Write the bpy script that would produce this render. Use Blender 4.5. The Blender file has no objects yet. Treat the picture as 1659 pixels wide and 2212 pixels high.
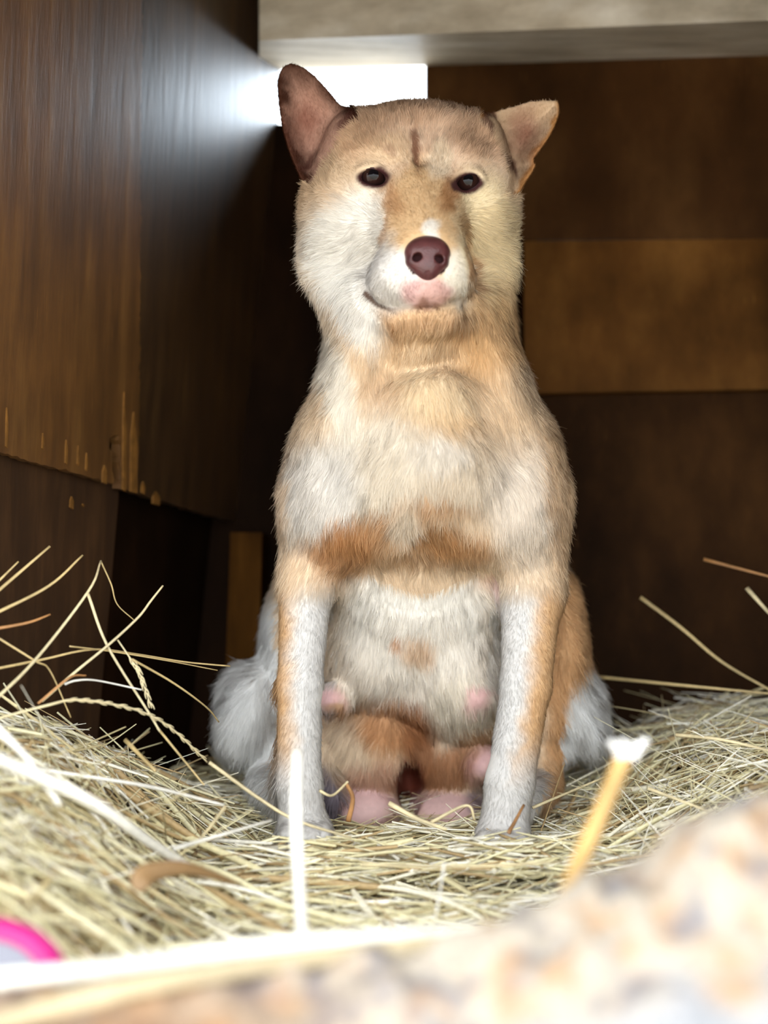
import bpy, math, random
import numpy as np
from mathutils import Vector, Matrix

random.seed(7)
RNG = np.random.default_rng(7)
SC = bpy.context.scene
COL = SC.collection

# ------------------------------------------------------------------ camera
FPX = 2737.0                       # focal length in pixels of the 1659 x 2212 frame
CAM = np.array([0.0, -1.25, 0.3215])
cam_data = bpy.data.cameras.new('camera')
cam_data.sensor_fit = 'VERTICAL'
cam_data.sensor_height = 36.0
cam_data.sensor_width = 27.0
cam_data.lens = FPX / 2212.0 * 36.0
cam_data.clip_start = 0.02
cam_data.dof.use_dof = True
cam_data.dof.focus_distance = 1.265
cam_data.dof.aperture_fstop = 2.2
cam = bpy.data.objects.new('camera', cam_data)
cam.location = CAM
cam.rotation_euler = (math.pi / 2, 0, 0)
COL.objects.link(cam)
SC.camera = cam

# ------------------------------------------------------------------ sky, sun, exposure
world = bpy.data.worlds.new('overcast_sky')
SC.world = world
world.use_nodes = True
_bg = world.node_tree.nodes['Background']
_bg.inputs['Color'].default_value = (0.93, 0.97, 1.0, 1)
_bg.inputs['Strength'].default_value = 4.2

# hazy low sun behind the kennel: it reaches in only through the small window
sun_data = bpy.data.lights.new('sun', 'SUN')
sun_data.energy = 24.0
sun_data.angle = math.radians(85)
sun_data.color = (0.72, 0.86, 1.0)
sun = bpy.data.objects.new('sun', sun_data)
sun.rotation_euler = Vector((-0.66, -0.70, -0.14)).to_track_quat('-Z', 'Y').to_euler()
COL.objects.link(sun)

vs = SC.view_settings
SC.display_settings.display_device = 'sRGB'
vs.view_transform = 'Standard'
vs.look = 'None'
vs.exposure = 0.25
vs.gamma = 1.0
vs.use_curve_mapping = False
SC.cycles.use_denoising = True
SC.cycles.max_bounces = 8
SC.cycles.diffuse_bounces = 5
SC.cycles.transparent_max_bounces = 8

# ------------------------------------------------------------------ helpers
def W(px, py, y):
    """World point seen at pixel (px, py) on the plane at world y."""
    d = y - CAM[1]
    return np.array([(px - 829.5) / FPX * d, y, CAM[2] - (py - 1106.0) / FPX * d])

def D(px, py, d):
    return W(px, py, d + CAM[1])

def S(y):
    """Metres per pixel at world y."""
    return (y - CAM[1]) / FPX

def lin(r, g, b):
    f = lambda c: (c / 255 / 12.92) if c / 255 <= 0.04045 else ((c / 255 + 0.055) / 1.055) ** 2.4
    return np.array([f(r), f(g), f(b)])

def tag(o, label=None, cat=None, group=None, kind=None):
    if label: o['label'] = label
    if cat: o['category'] = cat
    if group: o['group'] = group
    if kind: o['kind'] = kind
    return o

def empty(name, loc=(0, 0, 0)):
    o = bpy.data.objects.new(name, None)
    o.location = loc
    o.empty_display_size = 0.05
    COL.objects.link(o)
    return o

def link(name, me, mat=None, parent=None, smooth=False):
    o = bpy.data.objects.new(name, me)
    COL.objects.link(o)
    if mat: me.materials.append(mat)
    if parent:
        o.parent = parent
        o.matrix_parent_inverse = Matrix.Translation(-Vector(parent.location))
    if smooth: me.shade_smooth()
    return o

def mesh_np(name, v, quads):
    """Mesh from numpy arrays; every face has the same corner count."""
    me = bpy.data.meshes.new(name)
    v = np.ascontiguousarray(v, dtype=np.float32)
    q = np.ascontiguousarray(quads, dtype=np.int32)
    n, k = q.shape
    me.vertices.add(len(v)); me.vertices.foreach_set('co', v.ravel())
    me.loops.add(n * k); me.loops.foreach_set('vertex_index', q.ravel())
    me.polygons.add(n)
    me.polygons.foreach_set('loop_start', np.arange(0, n * k, k, dtype=np.int32))
    me.update(calc_edges=True)
    return me

def vcol(me, name, rgb):
    a = me.attributes.new(name, 'FLOAT_COLOR', 'POINT')
    c = np.ones((len(rgb), 4), dtype=np.float32); c[:, :3] = rgb
    a.data.foreach_set('color', c.ravel())

def _hash(i, j, k, seed):
    h = (i.astype(np.uint32) * np.uint32(374761393) + j.astype(np.uint32) * np.uint32(668265263)
         + k.astype(np.uint32) * np.uint32(2147483647) + np.uint32(seed * 974634777 & 0xffffffff))
    h = (h ^ (h >> np.uint32(13))) * np.uint32(1274126177)
    h = h ^ (h >> np.uint32(16))
    return h.astype(np.float64) / 4294967295.0

def vnoise(p, freq, seed=0):
    """Smooth value noise in -1..1."""
    q = np.asarray(p, dtype=np.float64) * freq + 1000.0
    i = np.floor(q).astype(np.int64); f = q - i
    f = f * f * (3 - 2 * f)
    r = 0
    for a in (0, 1):
        for b in (0, 1):
            for c in (0, 1):
                w = (f[..., 0] if a else 1 - f[..., 0]) * (f[..., 1] if b else 1 - f[..., 1]) * (f[..., 2] if c else 1 - f[..., 2])
                r = r + w * _hash(i[..., 0] + a, i[..., 1] + b, i[..., 2] + c, seed)
    return r * 2 - 1

def sstep(a, b, x):
    t = np.clip((x - a) / (b - a), 0, 1)
    return t * t * (3 - 2 * t)

# ------------------------------------------------------------------ materials
class NT:
    def __init__(self, name):
        self.m = bpy.data.materials.new(name)
        self.m.use_nodes = True
        self.t = self.m.node_tree
        self.b = self.t.nodes['Principled BSDF']
    def n(self, typ, **kw):
        nd = self.t.nodes.new(typ)
        for k, v in kw.items():
            if k in nd.inputs: nd.inputs[k].default_value = v
            else: setattr(nd, k, v)
        return nd
    def l(self, a, b): self.t.links.new(a, b)
    def coords(self, scale=(1, 1, 1), kind='Object'):
        tc = self.n('ShaderNodeTexCoord'); mp = self.n('ShaderNodeMapping')
        mp.inputs['Scale'].default_value = scale
        self.l(tc.outputs[kind], mp.inputs['Vector'])
        return mp.outputs['Vector']
    def noise(self, vec, scale, detail=4, rough=0.55):
        nd = self.n('ShaderNodeTexNoise')
        nd.inputs['Scale'].default_value = scale; nd.inputs['Detail'].default_value = detail
        nd.inputs['Roughness'].default_value = rough
        self.l(vec, nd.inputs['Vector'])
        return nd.outputs['Fac']
    def ramp(self, fac, stops):
        nd = self.n('ShaderNodeValToRGB')
        e = nd.color_ramp.elements
        while len(e) < len(stops): e.new(0.5)
        for k, (p, c) in enumerate(stops):
            e[k].position = p
            e[k].color = (*c, 1) if len(c) == 3 else c
        self.l(fac, nd.inputs['Fac'])
        return nd.outputs['Color']
    def mix(self, fac, a, b, mode='MIX'):
        nd = self.n('ShaderNodeMix', data_type='RGBA', blend_type=mode)
        for s, v in ((nd.inputs[0], fac), (nd.inputs[6], a), (nd.inputs[7], b)):
            if hasattr(v, 'is_output'): self.l(v, s)
            elif np.isscalar(v): s.default_value = v
            else: s.default_value = (*v, 1)
        return nd.outputs[2]
    def bump(self, h, strength, dist=0.002):
        nd = self.n('ShaderNodeBump')
        nd.inputs['Strength'].default_value = strength; nd.inputs['Distance'].default_value = dist
        self.l(h, nd.inputs['Height']); self.l(nd.outputs['Normal'], self.b.inputs['Normal'])

def wood(name, dark, mid, pale, grain=(60, 60, 4), rough=0.6, stain=0.6, wet=None, spec=0.3):
    t = NT(name)
    v = t.coords(grain); o = t.coords((1, 1, 1))
    g = t.noise(v, 1.0, 6, 0.6)
    s = t.noise(o, 5.0, 5, 0.6)
    c = t.ramp(g, [(0.25, tuple(dark)), (0.5, tuple(mid)), (0.78, tuple(pale))])
    st = t.ramp(s, [(0.35, (0.45, 0.42, 0.38)), (0.65, (1.15, 1.1, 1.05))])
    c = t.mix(stain, c, st, 'MULTIPLY')
    fine = t.noise(t.coords((260, 260, 22)), 1.0, 3, 0.6)
    fl = t.ramp(fine, [(0.62, (0, 0, 0)), (0.75, (1, 1, 1))])
    sp = t.noise(o, 14.0, 3, 0.5)
    spm = t.ramp(sp, [(0.52, (0, 0, 0)), (0.7, (0.5, 0.5, 0.5))])
    fm = t.mix(1.0, fl, spm, 'MULTIPLY')
    c = t.mix(fm, c, tuple(np.minimum(1, np.array(pale) * 1.7)))
    t.l(c, t.b.inputs['Base Color'])
    t.b.inputs['Roughness'].default_value = rough
    t.b.inputs['Specular IOR Level'].default_value = spec
    t.bump(g, 0.35, 0.003)
    return t.m

def flat(name, rgb, rough=0.6, spec=0.3, var=0.15, scale=40, bump=0.0):
    t = NT(name)
    nz = t.noise(t.coords(), scale, 4)
    c = t.ramp(nz, [(0.3, tuple(np.array(rgb) * (1 - var))), (0.7, tuple(np.minimum(1, np.array(rgb) * (1 + var))))])
    t.l(c, t.b.inputs['Base Color'])
    t.b.inputs['Roughness'].default_value = rough
    t.b.inputs['Specular IOR Level'].default_value = spec
    if bump: t.bump(nz, bump, 0.003)
    return t.m

def attr_mat(name, attr, rough=0.6, spec=0.3, noise=0.0, translucent=0.0):
    t = NT(name)
    a = t.n('ShaderNodeAttribute'); a.attribute_name = attr
    c = a.outputs['Color']
    if noise:
        nz = t.noise(t.coords(), 220, 3)
        c = t.mix(1.0, c, t.ramp(nz, [(0.3, (1 - noise,) * 3), (0.7, (1 + noise,) * 3)]), 'MULTIPLY')
    t.l(c, t.b.inputs['Base Color'])
    t.b.inputs['Roughness'].default_value = rough
    t.b.inputs['Specular IOR Level'].default_value = spec
    return t.m

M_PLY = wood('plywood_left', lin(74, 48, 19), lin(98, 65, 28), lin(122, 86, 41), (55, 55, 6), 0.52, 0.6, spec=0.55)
M_PLY_SHADED = wood('plywood_shaded', lin(46, 30, 13), lin(62, 42, 20), lin(84, 60, 31), (55, 55, 6), 0.5, 0.6, spec=0.55)  # darker corner board; the shade there is partly put into its colour
M_PLY_LOW = wood('plywood_low', lin(44, 28, 16), lin(58, 38, 20), lin(82, 56, 32), (40, 40, 4), 0.6)
M_BACK = wood('plywood_back', lin(50, 32, 16), lin(74, 48, 25), lin(102, 72, 40), (9, 9, 4), 0.65, 0.7, spec=0.06)
M_BACK_MID = wood('plywood_mid', lin(66, 42, 17), lin(100, 66, 29), lin(138, 98, 48), (9, 9, 4), 0.65, 0.85, spec=0.06)
M_BACK_LOW = wood('plywood_back_low', lin(36, 22, 9), lin(56, 35, 16), lin(84, 56, 28), (9, 9, 4), 0.65, 0.85, spec=0.05)  # darker tone for the lowest board of the back wall
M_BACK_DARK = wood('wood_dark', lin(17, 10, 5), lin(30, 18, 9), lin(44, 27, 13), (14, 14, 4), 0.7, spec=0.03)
M_BEAM = wood('weathered_beam', lin(170, 160, 142), lin(214, 206, 190), lin(246, 243, 235), (6, 40, 22), 0.6, 0.5)
M_POST = wood('post_wood', lin(52, 31, 9), lin(74, 46, 14), lin(92, 60, 22), (40, 40, 4), 0.7, spec=0.03)
M_ROOF = flat('roof_sheet', lin(110, 96, 80), 0.8)
M_GROUND = flat('bare_ground', lin(206, 194, 176), 0.9, var=0.25, scale=6)
M_BED = flat('straw_litter', lin(92, 70, 42), 0.9, var=0.4, scale=60)

# ------------------------------------------------------------------ the kennel
class Plane3:
    def __init__(self, a, b, c):
        self.o = np.array(a); self.nrm = np.cross(np.array(b) - a, np.array(c) - a)
        self.nrm /= np.linalg.norm(self.nrm)
        if np.dot(self.nrm, self.o - CAM) < 0: self.nrm = -self.nrm     # points away from the camera
    def at(self, px, py, off=0.0):
        r = np.array([(px - 829.5) / FPX, 1.0, -(py - 1106.0) / FPX])
        o = self.o + self.nrm * off
        return CAM + r * (np.dot(o - CAM, self.nrm) / np.dot(r, self.nrm))

def slab(name, plane, pix, thick, mat, parent=None, off=0.0, ragged=0.0):
    """A board whose face outline lies on a wall plane, given thickness away from the room."""
    pts = []
    n = len(pix)
    for k in range(n):
        a, b = np.array(pix[k], float), np.array(pix[(k + 1) % n], float)
        m = 1 if ragged == 0 else max(1, int(np.linalg.norm(b - a) / 9))
        for q in range(m):
            p = a + (b - a) * q / m
            if ragged and q: p = p + RNG.normal(0, ragged, 2)
            pts.append(plane.at(p[0], p[1], off))
    f = np.array(pts); bk = f + plane.nrm * thick
    N = len(f)
    faces = [list(range(N)), list(range(2 * N - 1, N - 1, -1))]
    for k in range(N):
        j = (k + 1) % N
        faces.append([k, N + k, N + j, j])
    me = bpy.data.meshes.new(name)
    me.from_pydata(np.vstack([f, bk]).tolist(), [], faces)
    me.update()
    import bmesh
    bm = bmesh.new(); bm.from_mesh(me)
    bmesh.ops.recalc_face_normals(bm, faces=bm.faces)
    bm.to_mesh(me); bm.free()
    return link(name, me, mat, parent)

def hexa(name, p8, mat, parent=None):
    """Box from 8 corners: bottom ring then top ring."""
    me = bpy.data.meshes.new(name)
    me.from_pydata([list(p) for p in p8], [], [(0, 3, 2, 1), (4, 5, 6, 7), (0, 1, 5, 4), (1, 2, 6, 5), (2, 3, 7, 6), (3, 0, 4, 7)])
    import bmesh
    bm = bmesh.new(); bm.from_mesh(me)
    bmesh.ops.recalc_face_normals(bm, faces=bm.faces)
    bm.to_mesh(me); bm.free()
    return link(name, me, mat, parent)

def box(name, lo, hi, mat, parent=None):
    (x0, y0, z0), (x1, y1, z1) = lo, hi
    return hexa(name, [(x0, y0, z0), (x1, y0, z0), (x1, y1, z0), (x0, y1, z0), (x0, y0, z1), (x1, y0, z1), (x1, y1, z1), (x0, y1, z1)], mat, parent)

CT, CB = D(607, 200, 1.80), D(486, 1400, 1.72)
PL_LEFT = Plane3(D(0, 1106, 1.25), CT, CB)
PL_BACK = Plane3(CT, CB, D(1659, 800, 1.68))

wl = tag(empty('wall_left', PL_LEFT.at(100, 1500)), kind='structure')
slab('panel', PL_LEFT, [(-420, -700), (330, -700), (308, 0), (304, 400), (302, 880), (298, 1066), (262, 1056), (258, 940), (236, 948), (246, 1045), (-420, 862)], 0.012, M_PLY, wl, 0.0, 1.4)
slab('panel', PL_LEFT, [(326, -700), (622, -700), (607, 200), (560, 700), (512, 1130), (294, 1066), (298, 880), (300, 400), (304, 0)], 0.012, M_PLY_SHADED, wl, 0.003, 1.4)
slab('panel', PL_LEFT, [(-420, 800), (260, 980), (256, 1080), (212, 1580), (190, 1800), (-420, 1900)], 0.012, M_PLY_LOW, wl, 0.016)
M_CHIP = flat('torn_veneer', lin(112, 76, 32), 0.7, 0.2, 0.3, 90)
for (x0, y0, x1, y1) in ((266, 846, 273, 1062), (283, 890, 297, 1066), (92, 935, 96, 972), (142, 950, 147, 1004), (168, 962, 172, 1006), (186, 978, 190, 1018), (222, 1005, 232, 1046), (152, 1072, 160, 1100), (178, 1088, 183, 1096), (14, 880, 18, 968), (306, 1040, 314, 1068), (330, 1062, 346, 1092)):
    xm = (x0 + x1) / 2
    slab('torn_strip', PL_LEFT, [(xm, y0), (x1, y0 + (y1 - y0) * 0.4), (x1 - 1, y1), (x0, y1 - 4), (x0 + 1, y0 + (y1 - y0) * 0.3)], 0.002, M_CHIP, wl, -0.002 if y0 < 1068 else 0.013)
# dark recess behind the missing piece of the lower boards
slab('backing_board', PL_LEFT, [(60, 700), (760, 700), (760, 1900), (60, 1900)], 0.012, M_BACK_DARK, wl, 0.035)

wb = tag(empty('wall_back', PL_BACK.at(1000, 1500)), kind='structure')
slab('panel', PL_BACK, [(919, -300), (1800, -300), (1800, 512), (919, 520)], 0.018, M_BACK, wb)
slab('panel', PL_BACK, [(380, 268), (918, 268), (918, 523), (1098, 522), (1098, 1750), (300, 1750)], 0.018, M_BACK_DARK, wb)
slab('panel', PL_BACK, [(1132, 521), (1800, 513), (1800, 838), (1132, 850)], 0.018, M_BACK_MID, wb)
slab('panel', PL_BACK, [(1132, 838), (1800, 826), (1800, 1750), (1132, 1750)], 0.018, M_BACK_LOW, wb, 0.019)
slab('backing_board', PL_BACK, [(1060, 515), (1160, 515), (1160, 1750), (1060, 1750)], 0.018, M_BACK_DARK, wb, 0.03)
slab('corner_post', PL_BACK, [(498, 1150), (566, 1150), (556, 1600), (482, 1600)], 0.05, M_POST, wb, -0.05)

tag(hexa('trim_1', [D(560, 88, 1.665), D(1760, 40, 1.545), PL_BACK.at(1760, 116), PL_BACK.at(560, 153),
                    D(560, -170, 1.665), D(1760, -230, 1.545), PL_BACK.at(1760, -230), PL_BACK.at(560, -170)], M_BEAM), kind='structure')
tag(box('ceiling', (-0.85, -1.00, 1.05), (0.85, 0.66, 1.07), M_ROOF), kind='structure')  # roof; its unseen front overhang is lengthened to shade the stone
tag(box('wall_right', (0.58, -0.62, -0.1), (0.60, 0.62, 1.05), M_BACK), kind='structure')
tag(box('light_block_front', (-0.85, -0.66, 0.76), (0.85, -0.63, 1.05), M_BACK), kind='structure')  # unseen strip over the entrance, added to cut light from high up
tag(box('ground', (-6, -8, -0.16), (6, 6, -0.12), M_GROUND), kind='structure')

# ------------------------------------------------------------------ straw bed
def bed(x, y):
    """Height of the straw surface."""
    h = 0.135 * sstep(-0.13, -0.36, x) * sstep(0.32, -0.02, y) * sstep(-0.75, -0.35, y)
    h = h + 0.095 * sstep(0.15, 0.42, x) * sstep(-0.6, -0.1, y) * (0.75 + 0.25 * sstep(0.35, 0.05, y))
    h = h + 0.012 * sstep(0.1, 0.4, y)
    p = np.stack([x, y, np.zeros_like(x)], -1)
    return h - 0.012 + 0.010 * vnoise(p, 9, 3) + 0.004 * vnoise(p, 25, 4)

gx, gy = np.linspace(-0.62, 0.62, 90), np.linspace(-0.66, 0.62, 90)
GX, GY = np.meshgrid(gx, gy, indexing='ij')
GZ = bed(GX, GY) - 0.016
v = np.stack([GX, GY, GZ], -1).reshape(-1, 3)
ii = np.arange(90 * 90).reshape(90, 90)
q = np.stack([ii[:-1, :-1], ii[1:, :-1], ii[1:, 1:], ii[:-1, 1:]], -1).reshape(-1, 4)
tag(link('floor', mesh_np('floor', v, q), M_BED, smooth=True), kind='structure')

STRAW = np.array([lin(236, 228, 190), lin(224, 214, 170), lin(244, 238, 214), lin(208, 192, 146), lin(230, 222, 180), lin(184, 158, 114), lin(248, 244, 228)])
M_STRAW = attr_mat('straw', 'tint', 0.45, 0.4, 0.12)

def straw_tubes(c, az, tilt, L, r, bend, rng, sides=4, rings=5, flatness=0.6):
    """Many stalks at once: centres c (n,3), direction angles, lengths, radii -> vertices, quads."""
    n = len(c)
    d = np.stack([np.cos(az) * np.cos(tilt), np.sin(az) * np.cos(tilt), np.sin(tilt)], -1)
    s = np.cross(d, np.array([0, 0, 1.0])); s /= np.linalg.norm(s, axis=1, keepdims=True) + 1e-9
    u = np.cross(s, d)
    ba = rng.uniform(0, 2 * np.pi, n)
    bd = s * np.cos(ba)[:, None] + u * (0.45 * np.sin(ba))[:, None]
    t = np.linspace(-0.5, 0.5, rings)
    ctr = c[:, None] + d[:, None] * (t[None, :, None] * L[:, None, None]) + bd[:, None] * ((0.25 - t ** 2)[None, :, None] * (bend * L)[:, None, None])
    a = np.arange(sides) * 2 * np.pi / sides
    roll = rng.uniform(0, np.pi, n)
    ca, sa = np.cos(a)[None, :], np.sin(a)[None, :] * flatness
    cr, sr = np.cos(roll)[:, None], np.sin(roll)[:, None]
    e1, e2 = ca * cr - sa * sr, ca * sr + sa * cr
    tp = 1 - 0.35 * np.abs(t * 2) ** 3
    off = (s[:, None] * e1[..., None] + u[:, None] * e2[..., None]) * r[:, None, None]
    v = ctr[:, :, None] + off[:, None] * tp[None, :, None, None]
    base = (np.arange(n) * rings * sides)[:, None, None]
    i = np.arange(rings - 1)[None, :, None] * sides; j = np.arange(sides)[None, None, :]; j2 = (j + 1) % sides
    q = np.stack([base + i + j, base + i + j2, base + i + sides + j2, base + i + sides + j], -1).reshape(-1, 4)
    return v.reshape(-1, 3), q

def scatter(n, rng, x0, x1, y0, y1):
    x, y = rng.uniform(x0, x1, n), rng.uniform(y0, y1, n)
    return x, y

N = 16500
x = RNG.uniform(-0.55, 0.56, N); y = -0.62 + 1.14 * RNG.uniform(0, 1, N) ** 1.15
# keep the stalks inside the left wall
keep = x > np.interp(y, [-0.6, 0.0, 0.55], [-0.56, -0.37, -0.21])
x, y = x[keep], y[keep]; N = len(x)
L = RNG.uniform(0.03, 0.17, N) * (1 + 0.6 * (RNG.uniform(size=N) < 0.15))
az = RNG.normal(0, 0.62, N) + np.where(x > 0.15, 0.28, np.where(x < -0.12, -0.45, 0.0))
tilt = RNG.normal(0, 0.10, N) + np.where(x < -0.15, 0.0, 0.0)
r = RNG.uniform(0.0007, 0.0021, N) * np.where(RNG.uniform(size=N) < 0.12, 1.7, 1)
z = bed(x, y) + RNG.uniform(-0.018, 0.006, N)
dd = L * np.cos(tilt) / 2
slope = (bed(x + np.cos(az) * dd, y + np.sin(az) * dd) - bed(x - np.cos(az) * dd, y - np.sin(az) * dd)) / (2 * dd)
tilt = tilt + np.arctan(slope)
# short bits drawn up round the paws
n2 = 420
k2 = N - n2
side = RNG.integers(0, 2, n2)
x[k2:] = np.where(side == 0, -0.078, 0.118) + RNG.normal(0, 0.045, n2); y[k2:] = RNG.uniform(-0.13, -0.062, n2)
z[k2:] = RNG.uniform(-0.008, 0.019, n2) * np.interp(y[k2:], [-0.13, -0.09, -0.06], [0.2, 1, 1]); az[k2:] = RNG.normal(0, 0.5, n2); tilt[k2:] = RNG.normal(0, 0.16, n2); L[k2:] = RNG.uniform(0.03, 0.11, n2)
# fine bits lying crosswise, and nothing reaching into the walls
n3 = 3500
az[:n3] = RNG.uniform(0, np.pi, n3); r[:n3] = RNG.uniform(0.0004, 0.0010, n3); tilt[:n3] += RNG.normal(0, 0.12, n3); z[:n3] += 0.006
dr3 = np.stack([np.cos(az) * np.cos(tilt), np.sin(az) * np.cos(tilt), np.sin(tilt)], -1) * (L / 2 + 0.004)[:, None]
ok = np.ones(N, bool)
for pl in (PL_LEFT, PL_BACK):
    for e_ in (-1, 1):
        ok &= ((np.stack([x, y, z], -1) + dr3 * e_ - pl.o) @ pl.nrm) < -0.004
x, y, z, az, tilt, L, r = [a_[ok] for a_ in (x, y, z, az, tilt, L, r)]; N = len(x)
v, q = straw_tubes(np.stack([x, y, z], -1), az, tilt, L, r, RNG.normal(0, 0.12, N), RNG)
me = mesh_np('straw_bedding', v, q)
col = STRAW[RNG.integers(0, len(STRAW), N)] * RNG.uniform(0.75, 1.2, N)[:, None]
vcol(me, 'tint', np.repeat(col, 20, axis=0))
bedo = tag(link('straw_bedding', me, M_STRAW, smooth=True), 'thick bed of short dry yellow straw covering the kennel floor', 'straw', kind='stuff')

# single stalks that show largest: twelve shapes, copied
PROTO = []
for k in range(12):
    rg = np.random.default_rng(50 + k)
    vv, qq = straw_tubes(np.zeros((1, 3)), np.zeros(1), np.zeros(1), np.array([0.16]), np.array([0.0019 + 0.0009 * (k % 3)]), np.array([rg.normal(0, 0.16)]), rg, 5, 7, 0.5)
    me = mesh_np('straw_stalk', vv, qq)
    vcol(me, 'tint', np.tile(STRAW[k % len(STRAW)] * 1.05, (len(vv), 1)))
    me.materials.append(M_STRAW); me.shade_smooth()
    PROTO.append(me)
cnt = 0
while cnt < 255:
    d = RNG.uniform(0.68, 1.36)
    px = RNG.uniform(-40, 1700)
    X, Y = (px - 829.5) / FPX * d, d - 1.25
    if X < np.interp(Y, [-0.6, 0.0, 0.55], [-0.56, -0.33, -0.21]): continue
    if abs(X - 0.03) < 0.15 and Y > -0.04: continue
    o = bpy.data.objects.new('straw_stalk', PROTO[RNG.integers(0, 12)])
    a = RNG.normal(0, 0.75) + (0.3 if X > 0.15 else -0.5 if X < -0.12 else 0)
    sc = RNG.uniform(0.45, 1.2)
    hl = 0.08 * sc
    xs = np.array([X + math.cos(a) * hl, X - math.cos(a) * hl]); ys = np.array([Y + math.sin(a) * hl, Y - math.sin(a) * hl])
    hz = bed(xs, ys)
    o.location = (X, Y, float(hz.mean()) + RNG.uniform(0.0, 0.007))
    o.rotation_euler = (RNG.uniform(0, 6.28), -math.atan2(hz[0] - hz[1], 2 * hl) + RNG.normal(0, 0.07), a)
    o.scale = (sc, 1, 1)
    COL.objects.link(o)
    tag(o, 'pale dry straw stalk lying loose on top of the straw bedding', 'straw', 'loose straw stalks on top of the bedding')
    cnt += 1

def catmull(p, m=8):
    p = np.array(p, float)
    if len(p) == 2: return p[0] + (p[1] - p[0]) * np.linspace(0, 1, m)[:, None]
    q = np.vstack([2 * p[0] - p[1], p, 2 * p[-1] - p[-2]])
    out = []
    for k in range(len(p) - 1):
        a, b, c, d = q[k:k + 4]
        for t in np.linspace(0, 1, m, endpoint=False):
            out.append(0.5 * (2 * b + (c - a) * t + (2 * a - 5 * b + 4 * c - d) * t * t + (3 * b - a - 3 * c + d) * t ** 3))
    out.append(p[-1])
    return np.array(out)

def ribbon(pts, wid, thick, sides=6, taper=(1, 1), face=None):
    """Swept elliptical tube along 3D points: wid and thick are half sizes (arrays or numbers)."""
    pts = np.array(pts); n = len(pts)
    tg = np.gradient(pts, axis=0); tg /= np.linalg.norm(tg, axis=1, keepdims=True)
    fc = np.array(face if face is not None else (0, -1.0, 0.25))
    s = np.cross(tg, fc); s /= np.linalg.norm(s, axis=1, keepdims=True) + 1e-9
    u = np.cross(s, tg)
    t = np.linspace(0, 1, n)
    tp = taper[0] + (taper[1] - taper[0]) * t
    a = np.arange(sides) * 2 * np.pi / sides
    w = np.broadcast_to(wid, n) * tp; th = np.broadcast_to(thick, n) * tp
    v = pts[:, None] + s[:, None] * (np.cos(a)[None, :, None] * w[:, None, None]) + u[:, None] * (np.sin(a)[None, :, None] * th[:, None, None])
    v = v.reshape(-1, 3)
    i = np.arange(n - 1)[:, None] * sides; j = np.arange(sides)[None, :]; j2 = (j + 1) % sides
    q = np.stack([i + j, i + j2, i + sides + j2, i + sides + j], -1).reshape(-1, 4)
    # end caps as quads fan
    cap0 = np.array([[0, 5, 4, 3], [0, 3, 2, 1]]) if sides == 6 else np.zeros((0, 4), int)
    cap1 = (cap0[:, ::-1] + (n - 1) * sides) if sides == 6 else cap0
    return v, np.vstack([q, cap0, cap1])

def stalk(name, pix, d0, d1, wpx, rgb, label, cat='straw', flat_=0.5, taper=(1, 0.6), group=None, grains=0):
    """One stalk through pixel points, depth running from d0 to d1."""
    n = len(pix)
    p3 = [D(px, py, d0 + (d1 - d0) * k / (n - 1)) for k, (px, py) in enumerate(pix)]
    c = catmull(p3, 7)
    hw = wpx * 0.5 * (d0 + d1) / 2 / FPX
    v, q = ribbon(c, hw, hw * flat_, taper=taper)
    me = mesh_np(name, v, q)
    t = np.linspace(0, 1, len(c))
    cc = np.array(rgb)[None] * (0.92 + 0.16 * np.sin(t * 9 + wpx)[:, None])
    vcol(me, 'tint', np.repeat(cc, 6, axis=0))
    o = link(name, me, M_STRAW, smooth=True)
    tag(o, label, cat, group)
    for g in range(grains):
        k = int(len(c) * (0.25 + 0.7 * g / grains))
        k = min(k, len(c) - 2)
        dr = c[k + 1] - c[k]; dr /= np.linalg.norm(dr)
        sd = np.cross(dr, (0, 1, 0)) * (1 if g % 2 else -1)
        a = c[k]; b = a + (dr * 0.95 + sd * 0.24) * 0.0085
        gv, gq = ribbon(catmull([a, (a + b) / 2 + sd * 0.0008, b], 3), 0.0009, 0.0008, taper=(1, 0.35))
        gm = mesh_np('grain', gv, gq)
        vcol(gm, 'tint', np.tile(np.array(rgb) * 0.95, (len(gv), 1)))
        link('grain', gm, M_STRAW, o, True)
    return o

S_P, S_W, S_T, S_B = lin(216, 200, 158), lin(240, 236, 224), lin(196, 172, 120), lin(150, 108, 66)
stalk('straw_stalk', [(-30, 1530), (75, 1427), (191, 1277), (218, 1211)], 1.10, 1.22, 8, S_P, 'long straw stalk leaning up against the dark wall to a folded tip')
stalk('straw_stalk', [(218, 1213), (240, 1262), (253, 1305), (290, 1340)], 1.22, 1.24, 4, S_T, 'thin bent straw tip hanging down beside the dark gap in the wall')
stalk('straw_stalk', [(190, 1283), (232, 1395), (321, 1539), (345, 1580)], 1.2, 1.16, 7, S_P, 'straight straw stalk slanting down right from the folded tip')
stalk('straw_stalk', [(90, 1515), (161, 1453), (239, 1389), (299, 1333), (325, 1299), (352, 1265)], 1.16, 1.22, 7, S_P, 'curved straw stalk with a thick free end over the dark gap')
stalk('straw_stalk', [(-20, 1447), (90, 1425), (200, 1403), (300, 1414), (400, 1430), (497, 1439)], 1.14, 1.30, 6, S_T, 'long thin straw bent level and pointing at the left hind leg')
stalk('straw_stalk', [(150, 1396), (240, 1407), (360, 1427), (470, 1448)], 1.18, 1.28, 4, S_T, 'short thin straw running just under the long level one')
stalk('grass_head', [(-20, 1556), (101, 1524), (157, 1512), (224, 1518), (299, 1535), (359, 1565), (411, 1610), (448, 1647)], 1.10, 1.2, 6, S_P, 'arching dry grass head with grains all along over the left bank', 'grass', grains=26)
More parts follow.
